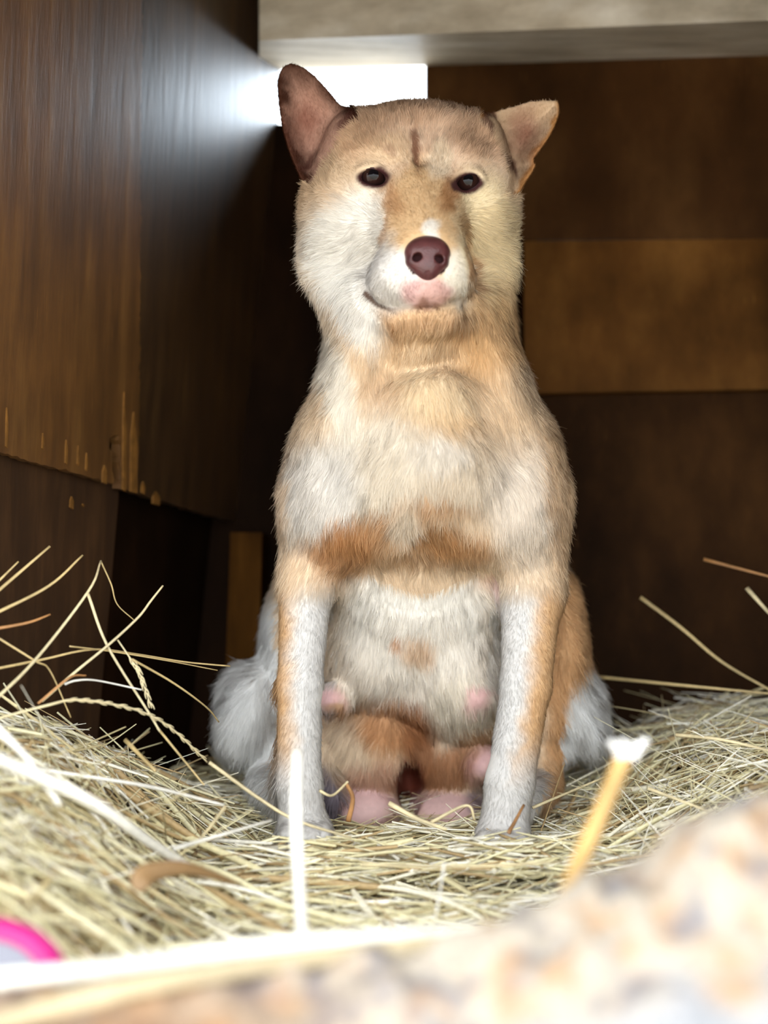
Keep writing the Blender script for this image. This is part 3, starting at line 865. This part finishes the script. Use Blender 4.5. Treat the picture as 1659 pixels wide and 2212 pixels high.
# px, py, rx, ry, turn, colour, strength, softness
SPOTS = [
    (884, 300, 290, 190, 0, lin(232, 203, 178), 0.95, 0.5),           # forehead
    (735, 400, 110, 150, 0, lin(228, 202, 170), 0.85, 0.6), (752, 530, 96, 130, 14, WHITE, 0.95, 0.6),                      # left cheek
    (1050, 510, 80, 150, -10, lin(240, 222, 184), 0.9, 0.5),          # right cheek
    (912, 470, 76, 130, 0, lin(220, 184, 140), 0.95, 0.45),           # bridge
    (700, 390, 70, 60, 0, lin(212, 184, 152), 0.6, 0.8),
    (850, 322, 50, 34, -10, lin(222, 194, 160), 0.7, 0.6),
    (948, 348, 26, 44, 12, lin(240, 220, 194), 0.85, 0.5),
    (838, 328, 18, 12, 20, lin(170, 132, 110), 0.5, 0.7),
    (905, 322, 9, 50, -3, lin(136, 86, 62), 0.8, 0.9),
    (850, 425, 20, 42, -22, lin(186, 138, 96), 0.6, 0.8),             # tear streaks
    (975, 415, 22, 44, 22, lin(170, 116, 70), 0.75, 0.8),
    (836, 480, 7, 70, 8, lin(190, 146, 104), 0.55, 0.9), (1008, 520, 8, 80, -10, lin(176, 130, 84), 0.65, 0.9),
    (1024, 610, 12, 50, -4, lin(180, 132, 96), 0.6, 0.9), (770, 300, 60, 40, -30, lin(200, 160, 128), 0.6, 0.9), (1030, 300, 60, 40, 30, lin(200, 162, 130), 0.6, 0.9),
    (870, 250, 90, 26, 0, lin(206, 170, 140), 0.6, 0.9),
    (848, 610, 62, 78, 10, lin(226, 222, 218), 0.95, 0.4),            # white muzzle sides
    (984, 600, 28, 62, -6, lin(232, 226, 214), 0.85, 0.5),
    (934, 496, 15, 20, -12, WHITE, 0.8, 0.7),                         # white spot over the nose
    (922, 632, 52, 34, 0, lin(214, 170, 168), 0.85, 0.5),             # pink lip
    (915, 652, 16, 9, 0, BROWN, 0.6, 0.8), (948, 656, 12, 8, 0, BROWN, 0.6, 0.8), (900, 657, 12, 7, 0, BROWN, 0.5, 0.8),
    (915, 705, 110, 42, 0, lin(220, 182, 144), 0.9, 0.6),             # chin
    (760, 660, 40, 130, -32, WHITE, 0.9, 0.6),                        # white band under the cheek
    (930, 770, 130, 70, 0, lin(230, 200, 162), 0.8, 0.7),
    (905, 765, 40, 30, 0, lin(236, 214, 184), 0.6, 0.8),
    (1070, 720, 70, 110, 20, lin(214, 172, 120), 0.7, 0.7),
    (955, 905, 90, 24, 10, lin(214, 174, 122), 0.65, 0.8),
    (930, 850, 90, 50, 16, lin(236, 214, 180), 0.8, 0.8),
    (820, 840, 60, 40, -20, lin(230, 200, 166), 0.6, 0.9),
    (730, 820, 36, 130, -14, lin(236, 230, 218), 0.85, 0.7),          # pale ruff at left
    (1110, 930, 90, 130, 0, lin(230, 204, 172), 0.8, 0.8),
    (810, 990, 120, 110, -25, lin(236, 228, 214), 0.85, 0.7),
    (950, 980, 66, 36, 4, lin(244, 240, 236), 0.9, 0.5),              # white chest blaze
    (905, 1030, 210, 100, 0, lin(222, 210, 192), 0.75, 0.8),
    (690, 1060, 90, 120, 8, lin(228, 223, 216), 0.9, 0.7),            # white shoulders
    (1130, 1090, 80, 130, 0, lin(238, 228, 216), 0.8, 0.8),
    (1210, 1060, 34, 200, -6, lin(224, 190, 150), 0.7, 0.8),
    (600, 1080, 24, 160, 4, lin(226, 198, 166), 0.7, 0.9),
    (780, 1150, 120, 40, -16, DEEP, 0.8, 0.8), (900, 1190, 150, 34, 0, lin(206, 164, 122), 0.6, 0.9),                        # rusty fur under the chest
    (945, 1090, 80, 22, 4, lin(206, 156, 104), 0.6, 0.9),
    (965, 1165, 86, 34, 16, DEEP, 0.85, 0.8), (875, 1128, 34, 46, 20, lin(236, 224, 206), 0.8, 0.8),
    (745, 1195, 60, 60, 30, lin(190, 136, 86), 0.7, 0.8),
    (1070, 1210, 60, 60, -35, lin(204, 150, 110), 0.7, 0.8),
    (1085, 1270, 26, 40, 0, PINK, 0.6, 0.9),
    (900, 1330, 170, 130, 0, lin(246, 242, 234), 0.92, 0.5),          # belly
    (900, 1440, 190, 110, 0, lin(246, 238, 226), 0.85, 0.6),
    (905, 1400, 36, 30, 10, lin(220, 176, 126), 0.6, 0.9),
    (860, 1382, 14, 12, 0, lin(206, 150, 100), 0.7, 0.7),
    (1000, 1540, 90, 80, 15, lin(236, 226, 208), 0.85, 0.6),
    (1040, 1590, 60, 22, -8, lin(214, 170, 120), 0.7, 0.7),
    (850, 1570, 90, 56, 10, lin(190, 136, 88), 0.85, 0.7),            # rusty groin
    (900, 1600, 36, 80, -8, lin(160, 104, 66), 0.75, 0.8),
    (960, 1660, 110, 44, -24, lin(170, 116, 76), 0.85, 0.7),
    (745, 1620, 50, 70, -30, lin(226, 206, 180), 0.75, 0.8),
    (800, 1690, 80, 44, -20, lin(206, 156, 132), 0.7, 0.8),
    (885, 1700, 32, 66, 4, lin(112, 52, 40), 0.95, 0.5),
    (785, 1745, 70, 42, 0, PINK, 0.95, 0.6), (970, 1745, 82, 40, 0, PINK * 0.95, 0.95, 0.6),
    (1040, 1735, 34, 30, 0, GREYF * 0.7, 0.7, 0.8),
    (716, 1508, 34, 28, 0, lin(214, 166, 166), 0.85, 0.9), (1036, 1506, 31, 27, 0, lin(210, 162, 160), 0.85, 0.9),
    (1050, 1650, 34, 42, 10, lin(214, 174, 178), 0.8, 0.9), (742, 1536, 40, 10, 10, DEEP, 0.6, 0.8),
    (708, 1725, 28, 76, -6, GREYF, 0.95, 0.6),
]
def mouth_d(px, py):
    mp = np.array([(q_[0] / ((q_[1] - CAM[1]) / FPX) + 829.5, 1106 - (q_[2] - CAM[2]) / ((q_[1] - CAM[1]) / FPX)) for q_ in mouth])
    dm = np.full(len(px), 1e9)
    near = np.abs(py - 645) < 60
    qx, qy = px[near], py[near]; dd_ = np.full(len(qx), 1e9)
    for a_ in catmull(mp, 4): dd_ = np.minimum(dd_, np.hypot(qx - a_[0], qy - a_[1]))
    dm[near] = dd_
    return dm
def coat(p, n):
    """Fur colour from the place on the body."""
    s = (p[:, 1] - CAM[1]) / FPX
    px = p[:, 0] / s + 829.5; py = 1106 - (p[:, 2] - CAM[2]) / s
    nz = vnoise(p, 60, 21) * 9 + vnoise(p, 150, 22) * 5
    px = px + nz; py = py + vnoise(p, 60, 23) * 9
    c = np.tile(lin(232, 208, 178), (len(p), 1))
    # forelegs: tan outside, white inside and below
    legz = sstep(1230, 1330, py)
    for cx, sg in ((648, -1), (1118, 1)):
        m = legz * (np.abs(px - cx - np.where(sg > 0, (1500 - py) * 0.12, 0)) < 78) * (p[:, 1] < 0.10)
        wfac = sstep(-26, 30, -sg * (px - cx - np.where(sg > 0, (1500 - py) * 0.14, 0)) + 22)
        wfac = np.maximum(wfac, sstep(1560, 1720, py))
        lc = lin(212, 172, 128) + (lin(206, 203, 199) - lin(212, 172, 128)) * wfac[:, None]
        c = c + (lc - c) * m[:, None]
    deepy = p[:, 1]
    for (sx, sy, rx, ry, rot, cc, st, so) in SPOTS:
        a = math.radians(rot); dx, dy = px - sx, py - sy
        u = (dx * math.cos(a) + dy * math.sin(a)) / rx; w = (-dx * math.sin(a) + dy * math.cos(a)) / ry
        rr = np.sqrt(u * u + w * w)
        m = st * (1 - sstep(1 - so * 0.6, 1 + so * 0.6, rr)) * (n[:, 1] < 0.35)
        if 1200 < sy: m = m * (deepy > 0.045)          # belly colours stay off the forelegs
        c = c + (np.array(cc) - c) * m[:, None]
    # haunches
    m = np.where(px < 700, sstep(1240, 1330, py), sstep(1380, 1440, py)) * (((px < 600) | (px > 1215)) & (p[:, 1] > 0.05))
    m = m * np.where(px > 900, sstep(-14, 18, (px - 1150) - (1700 - py) * 0.42), 1)
    c = c + (lin(236, 236, 234) - c) * np.clip(m, 0, 1)[:, None]
    m = ((px > 1170) & (py > 1230) & (p[:, 1] > 0.05)) * (1 - np.clip(m, 0, 1)) * sstep(1160, 1200, px)
    c = c + (lin(212, 164, 112) - c) * (0.8 * m)[:, None]
    # ears
    for poly, rim, back in ((EAR_L, RIM_L, 0), (EAR_R, RIM_R, 1)):
        sd = poly_sd(px, py, poly)
        hs = np.hypot((px - 900) / 192, (py - 392) / 180)       # the forehead lies before the ear
        sd = np.where(hs < 1.0, 9, sd)
        inside = (sd < 3) & (p[:, 1] > 0.015)
        f = np.where(n[:, 1] < 0.1, 1.0, 0.0)
        ec = lin(196, 156, 138) if back == 0 else lin(208, 180, 150)
        cc = np.tile(ec, (len(p), 1))
        edge = sstep(44 if back == 0 else 22, 9, rim_d(px, py, rim))
        if back == 0:
            edge = np.maximum(edge, sstep(225, 135, py))
        cc = cc + ((EARDK if back == 0 else lin(176, 126, 76)) - cc) * (0.97 * edge)[:, None]
        ctr = np.exp(-(((px - (664 if back == 0 else 1130)) / 34) ** 2 + ((py - (262 if back == 0 else 290)) / 58) ** 2))
        cc = cc + (lin(144, 92, 76) - cc) * (0.8 * ctr)[:, None]
        cc = np.where(f[:, None] > 0, cc, lin(176, 126, 82) + (EARDK - lin(176, 126, 82)) * (0.8 * edge * (back == 0))[:, None])
        c = np.where(inside[:, None], cc, c)
    m = (np.hypot((px - 923) / 46, (py - 558) / 42) < 1.0) & (p[:, 1] < 0.0)
    c = np.where(m[:, None], lin(52, 26, 28), c)
    for (ex, ey_, rx, ry, a_) in ((744, 262, 13, 34, 0.62), (1054, 262, 11, 36, -0.3), (668, 352, 12, 30, 0.6), (1104, 366, 9, 30, -0.3)):
        u = ((px - ex) * math.cos(a_) + (py - ey_) * math.sin(a_)) / rx; w = (-(px - ex) * math.sin(a_) + (py - ey_) * math.cos(a_)) / ry
        c = c + (lin(88, 52, 44) - c) * (0.8 * (1 - sstep(0.5, 1.3, np.hypot(u, w))) * (p[:, 1] > 0.0))[:, None]
    # dark rims of the eyelids
    for ((ex, ey_), _, rx, rz, ang) in EYES:
        u = (px - nz * 0.4 - ex) / (rx + 3); w = (py - ey_) / (rz + 4)
        m = 1 - sstep(0.85, 1.25, np.sqrt(u * u + w * w))
        m = m * (p[:, 1] < 0.06)
        c = c + (lin(70, 40, 40) - c) * m[:, None]
    # mouth line
    dm = np.where(p[:, 1] < 0.03, mouth_d(px - nz, py), 1e9)
    m = (1 - sstep(3, 9, dm)) * np.interp(px, [785, 830, 870], [0.95, 0.85, 0.35])
    c = c + (lin(84, 56, 40) - c) * m[:, None]
    return np.clip(c * (1 + 0.06 * vnoise(p, 300, 31))[:, None], 0.005, 0.95)

dog = tag(empty('dog', (0.03, 0.0, 0.0)), 'tan and white prick-eared dog sitting upright in the straw', 'dog')
bm_ = mesh_np('body', BV, BQ)
vcol(bm_, 'coat', coat(BV, BN))
def coat_mat():
    t = NT('coat_skin')
    a = t.n('ShaderNodeAttribute'); a.attribute_name = 'coat'
    t.l(a.outputs['Color'], t.b.inputs['Base Color'])
    t.b.inputs['Roughness'].default_value = 0.75
    t.b.inputs['Specular IOR Level'].default_value = 0.15
    nz = t.noise(t.coords((1, 1, 0.5)), 320, 3); t.bump(nz, 0.25, 0.001)
    return t.m
link('body', bm_, coat_mat(), dog, True)

# ------------------------------------------------------------------ fur
def fur(count):
    P4 = BV[BQ]
    e1, e2 = P4[:, 2] - P4[:, 0], P4[:, 3] - P4[:, 1]
    area = 0.5 * np.linalg.norm(np.cross(e1, e2), axis=1)
    ctr = P4.mean(1); fn = BN[BQ[:, 0]]
    # denser where the camera side faces
    wgt = area * np.where(fn[:, 1] < 0.25, 1.0, 0.35)
    px = ctr[:, 0] / ((ctr[:, 1] + 1.25) / FPX) + 829.5; py = 1106 - (ctr[:, 2] - CAM[2]) / ((ctr[:, 1] + 1.25) / FPX)
    wgt = wgt * np.where(py < 700, 1.5, 1.0)
    rg = np.random.default_rng(3)
    fi = rg.choice(len(BQ), count, p=wgt / wgt.sum())
    a, b = rg.uniform(size=count), rg.uniform(size=count)
    Q = P4[fi]
    r = (Q[:, 0] * ((1 - a) * (1 - b))[:, None] + Q[:, 1] * (a * (1 - b))[:, None] + Q[:, 2] * (a * b)[:, None] + Q[:, 3] * ((1 - a) * b)[:, None])
    n = F.grad(r)
    s = (r[:, 1] + 1.25) / FPX
    px = r[:, 0] / s + 829.5; py = 1106 - (r[:, 2] - CAM[2]) / s
    # length by place
    L = np.full(count, 0.012)
    head = 1 - sstep(560, 700, py)
    face = np.exp(-(((px - 915) / 130) ** 2 + ((py - 480) / 190) ** 2))
    Lh = 0.011 - 0.0075 * face
    L = L * (1 - head) + Lh * head
    cheek = np.exp(-(((np.abs(px - 890) - 200) / 70) ** 2)) * sstep(400, 500, py) * (1 - sstep(650, 720, py))
    L = L + 0.003 * cheek
    neck = sstep(640, 720, py) * (1 - sstep(1150, 1220, py)) * (r[:, 1] < 0.2)
    L = L + 0.003 * neck * np.exp(-((px - 880) / 260) ** 2)
    legs = sstep(1250, 1320, py) * (r[:, 1] < 0.055)
    L = L * (1 - legs) + 0.0045 * legs
    belly = sstep(1200, 1260, py) * (r[:, 1] >= 0.055) * (np.abs(px - 900) < 200)
    L = L * (1 - belly) + 0.014 * belly
    tail = np.exp(-(((px - 708) / 26) ** 2 + ((py - 1710) / 70) ** 2)) * (r[:, 1] > 0.05)
    L = L + 0.014 * tail
    hz = (((px < 600) | (px > 1230)) & (py > 1400))
    L = np.where(hz, 0.019, L)
    skin = np.zeros(count)
    for (sx, sy, rx, ry) in ((716, 1508, 34, 28), (1036, 1504, 32, 26), (1048, 1650, 30, 36), (785, 1745, 60, 36), (970, 1745, 70, 34), (885, 1700, 34, 66), (922, 636, 38, 24)):
        skin = np.maximum(skin, 1 - sstep(0.7, 1.15, np.hypot((px - sx) / rx, (py - sy) / ry)))
    L = L * (1 - 0.85 * skin)
    earm = np.zeros(count, bool); tip = np.zeros(count, bool)
    for poly in (EAR_L, EAR_R):
        sd = np.where(np.hypot((px - 900) / 192, (py - 392) / 180) < 1.0, 9, poly_sd(px, py, poly))
        earm |= (sd < 2) & (r[:, 1] > 0.015)
    L = np.where(earm, 0.0035, L)
    keep = rg.uniform(size=count) > 0.75 * skin
    for ((ex, ey_), _, rx, rz, ang) in EYES:
        rr = np.hypot((px - ex) / (rx + 9), (py - ey_) / (rz + 9))
        keep &= ~((rr < 1.0) & (r[:, 1] < 0.06))
        L = np.where((rr < 2.2) & (r[:, 1] < 0.06), np.minimum(L, 0.0035), L)
    rr = np.hypot((px - 922) / 60, (py - 556) / 52)
    keep &= ~((rr < 1.0) & (r[:, 1] < 0.0))
    L = np.where((rr < 1.7) & (r[:, 1] < 0.0), 0.003, L)
    md = np.where(r[:, 1] < 0.03, mouth_d(px, py), 1e9)
    keep &= md > 6
    L = np.where(md < 26, np.minimum(L, 0.003), L)
    keep &= r[:, 2] > -0.01
    r, n, px, py, L, earm, head = r[keep], n[keep], px[keep], py[keep], L[keep], earm[keep], head[keep]
    m = len(r)
    # direction: away from the nose on the head, downwards on the body
    nose = W(921, 520, -0.09)
    hd = r - nose; hd /= np.linalg.norm(hd, axis=1, keepdims=True)
    hd[:, 2] -= 0.15 * sstep(500, 640, py)
    bd = np.stack([(px - 905) / 900.0, 0.15 * np.ones(m), -np.ones(m)], -1)
    bell = (sstep(1180, 1260, py) * (r[:, 1] > 0.055))[:, None]
    d = bd * (1 - head[:, None]) + hd * head[:, None]
    for k in range(3):
        d[:, k] += 0.35 * vnoise(r, 30, 41 + k) + 0.35 * vnoise(r, 90, 44 + k)
    d = np.where(earm[:, None], np.array([0, 0.2, 1.0])[None] + 0.3 * rg.normal(size=(m, 3)), d)
    t = d - n * (d * n).sum(1, keepdims=True)
    t /= np.linalg.norm(t, axis=1, keepdims=True) + 1e-6
    L = L * rg.uniform(0.6, 1.15, m)
    lift = 0.42 + 0.12 * rg.normal(size=m)
    lift = np.where(earm, 0.25, lift)[:, None]
    j = rg.normal(0, 0.16, (m, 3))
    g = np.array([0, 0, -1.0])
    pts = np.zeros((m, 4, 3))
    for k, u in enumerate((-0.08, 0.33, 0.68, 1.0)):
        dirn = t * (1.0) + n * lift * (1 - 0.45 * u) + j * u
        pts[:, k] = r + dirn * (L * u)[:, None] + g * (L * 0.12 * u * u)[:, None]
    cc = coat(r, n) * rg.uniform(0.86, 1.10, m)[:, None]
    cv = bpy.data.hair_curves.new('fur')
    cv.add_curves([4] * m)
    cv.attributes['position'].data.foreach_set('vector', pts.astype(np.float32).ravel())
    ra = cv.attributes.get('radius') or cv.attributes.new('radius', 'FLOAT', 'POINT')
    base = np.where(L < 0.006, 0.00014, 0.00019)
    rad = base[:, None] * np.array([1.0, 0.9, 0.6, 0.12])[None]
    ra.data.foreach_set('value', rad.astype(np.float32).ravel())
    ca = cv.attributes.new('coat', 'FLOAT_COLOR', 'CURVE')
    c4 = np.ones((m, 4), np.float32); c4[:, :3] = cc
    ca.data.foreach_set('color', c4.ravel())
    na = cv.attributes.new('skin_normal', 'FLOAT_VECTOR', 'CURVE')
    sc3 = np.array([1.0, 1.0, 0.45])
    cl = np.stack([vnoise(r * sc3, 330, 61 + k) for k in range(3)], -1) + 0.5 * np.stack([vnoise(r * sc3, 110, 65 + k) for k in range(3)], -1)
    nn = n + 0.16 * rg.normal(size=(m, 3)) + (cl - n * (cl * n).sum(1, keepdims=True)) * (0.55 * np.clip((L - 0.004) / 0.012, 0, 1))[:, None]
    nn /= np.linalg.norm(nn, axis=1, keepdims=True)
    na.data.foreach_set('vector', nn.astype(np.float32).ravel())
    mt = NT('fur_hair')
    a1 = mt.n('ShaderNodeAttribute'); a1.attribute_name = 'coat'
    a2 = mt.n('ShaderNodeAttribute'); a2.attribute_name = 'skin_normal'
    df = mt.n('ShaderNodeBsdfDiffuse'); tr = mt.n('ShaderNodeBsdfTranslucent')
    mx = mt.n('ShaderNodeMixShader'); mx.inputs[0].default_value = 0.10
    mt.l(a1.outputs['Color'], df.inputs['Color']); mt.l(a1.outputs['Color'], tr.inputs['Color'])
    mt.l(a2.outputs['Vector'], df.inputs['Normal'])
    mt.l(df.outputs[0], mx.inputs[1]); mt.l(tr.outputs[0], mx.inputs[2])
    out = mt.t.nodes['Material Output']; mt.l(mx.outputs[0], out.inputs['Surface'])
    cv.materials.append(mt.m)
    o = bpy.data.objects.new('fur', cv); COL.objects.link(o)
    o.parent = dog; o.matrix_parent_inverse = Matrix.Translation(-Vector(dog.location))
    tag(o, kind='stuff')
    return o
fur(330000)

# ------------------------------------------------------------------ eyes and nose
def eye_mat():
    t = NT('eye_glossy')
    tc = t.n('ShaderNodeTexCoord'); sep = t.n('ShaderNodeSeparateXYZ')
    t.l(tc.outputs['Object'], sep.inputs[0])
    ln = t.n('ShaderNodeVectorMath', operation='LENGTH')
    cb = t.n('ShaderNodeCombineXYZ')
    t.l(sep.outputs['X'], cb.inputs['X']); t.l(sep.outputs['Z'], cb.inputs['Y'])
    t.l(cb.outputs[0], ln.inputs[0])
    mul = t.n('ShaderNodeMath', operation='MULTIPLY'); mul.inputs[1].default_value = 1 / 0.0135
    t.l(ln.outputs['Value'], mul.inputs[0])
    c = t.ramp(mul.outputs[0], [(0.0, (0.004, 0.003, 0.004)), (0.34, (0.005, 0.004, 0.005)), (0.42, tuple(lin(46, 27, 22))), (0.80, tuple(lin(34, 20, 20))), (0.88, tuple(lin(30, 20, 24))), (1.0, tuple(lin(150, 130, 135)))])
    t.l(c, t.b.inputs['Base Color'])
    t.b.inputs['Roughness'].default_value = 0.06
    t.b.inputs['Specular IOR Level'].default_value = 0.2
    return t.m
M_EYE = eye_mat()
M_LID = flat('lid_skin', lin(58, 32, 36), 0.45, 0.4, 0.1)
def sphere(name, c, r, mat, parent, look=(0, -1, 0), seg=40):
    th = np.linspace(0.001, np.pi - 0.001, seg // 2 + 1); a = np.arange(seg) * 2 * np.pi / seg
    v = np.stack([np.sin(th)[:, None] * np.cos(a), -np.cos(th)[:, None] + 0 * a[None], np.sin(th)[:, None] * np.sin(a)], -1).reshape(-1, 3) * r
    n = len(th)
    i = np.arange(n - 1)[:, None] * seg; j = np.arange(seg)[None]; j2 = (j + 1) % seg
    q = np.stack([i + j, i + j2, i + seg + j2, i + seg + j], -1).reshape(-1, 4)
    me = mesh_np(name, v, q)
    o = bpy.data.objects.new(name, me); COL.objects.link(o); me.materials.append(mat); me.shade_smooth()
    o.parent = parent; o.location = Vector(c) - parent.location
    return o
for ((px, py), _, rx, rz, ang), ey in zip(EYES, EYE_Y):
    R = 0.0135
    o = sphere('eye', W(px, py, ey + 0.0105), R, M_EYE, dog)
    o['label'] = 'dark brown glossy eye'
    # eyelid rim: an almond ring lying over the ball
    a = np.linspace(0, 2 * np.pi, 41)[:-1]
    s_ = S(ey); ca, sa = np.cos(a), np.sin(a)
    al = math.radians(ang)
    u = np.sign(ca) * np.abs(ca) ** 1.0 * rx; w = sa * rz * (1 - 0.25 * np.abs(ca) ** 3)
    ux, uy = u * math.cos(al) - w * math.sin(al), u * math.sin(al) + w * math.cos(al)
    ring = np.array([W(px + x_, py + y_, ey) for x_, y_ in zip(ux, uy)])
    c0 = W(px, py, ey + 0.0105)
    rr = (ring[:, 0] - c0[0]) ** 2 + (ring[:, 2] - c0[2]) ** 2
    ring[:, 1] = c0[1] - np.sqrt(np.maximum(R * R * 1.08 - rr, 2e-6)) - 0.0002
    pts = np.vstack([ring, ring[:1]])
    tg = np.roll(ring, -1, 0) - np.roll(ring, 1, 0); tg /= np.linalg.norm(tg, axis=1, keepdims=True)
    out_ = ring - c0; out_ /= np.linalg.norm(out_, axis=1, keepdims=True)
    sd_ = np.cross(tg, out_)
    aa = np.arange(8) * np.pi / 4
    v = ring[:, None] + (out_[:, None] * np.sin(aa)[None, :, None] + sd_[:, None] * np.cos(aa)[None, :, None]) * 0.0012
    n = len(ring); i = np.arange(n)[:, None]; j = np.arange(8)[None]
    q = np.stack([i * 8 + j, i * 8 + (j + 1) % 8, ((i + 1) % n) * 8 + (j + 1) % 8, ((i + 1) % n) * 8 + j], -1).reshape(-1, 4)
    link('eyelid', mesh_np('eyelid', v.reshape(-1, 3), q), M_LID, dog, True)

NY = front_y(922, 560)
G = Field(W(860, 625, NY) - np.array([0, 0.03, 0]), W(985, 495, NY) + np.array([0, 0.03, 0]), 0.0009, 0.02)
def GE(px, py, y, rx, rz, ry, k=0.004, rot=0, sub=False):
    G.ell(W(px, py, y), (rx * S(y), ry, rz * S(y)), k, math.radians(rot), 0, sub)
GE(923, 548, NY + 0.008, 50, 38, 0.018)
GE(923, 574, NY + 0.004, 37, 28, 0.014, 0.006)
GE(924, 592, NY + 0.003, 17, 16, 0.010, 0.007)
GE(893, 566, NY + 0.005, 17, 15, 0.010, 0.004, 20)
GE(953, 568, NY + 0.005, 16, 15, 0.010, 0.004, -20)
GE(902, 557, NY - 0.003, 11, 9.5, 0.011, 0.002, 18, True)
GE(948, 560, NY - 0.003, 10, 9.5, 0.011, 0.002, -18, True)
G.cone(W(924, 590, NY - 0.009), W(924, 612, NY - 0.004), 0.0009, 0.0009, 0.003, 1, True)
NV, NQ = G.mesh()
t = NT('nose_leather')
vo = t.n('ShaderNodeTexVoronoi'); vo.inputs['Scale'].default_value = 620
t.l(t.coords(), vo.inputs['Vector'])
cc_ = t.ramp(t.noise(t.coords(), 90, 2), [(0.3, tuple(lin(72, 38, 40))), (0.7, tuple(lin(96, 54, 54)))])
t.l(cc_, t.b.inputs['Base Color']); t.b.inputs['Roughness'].default_value = 0.38
t.bump(vo.outputs['Distance'], 0.3, 0.0006)
no = link('nose', mesh_np('nose', NV, NQ), t.m, dog, True)
no['label'] = 'reddish brown leathery nose with two nostrils'
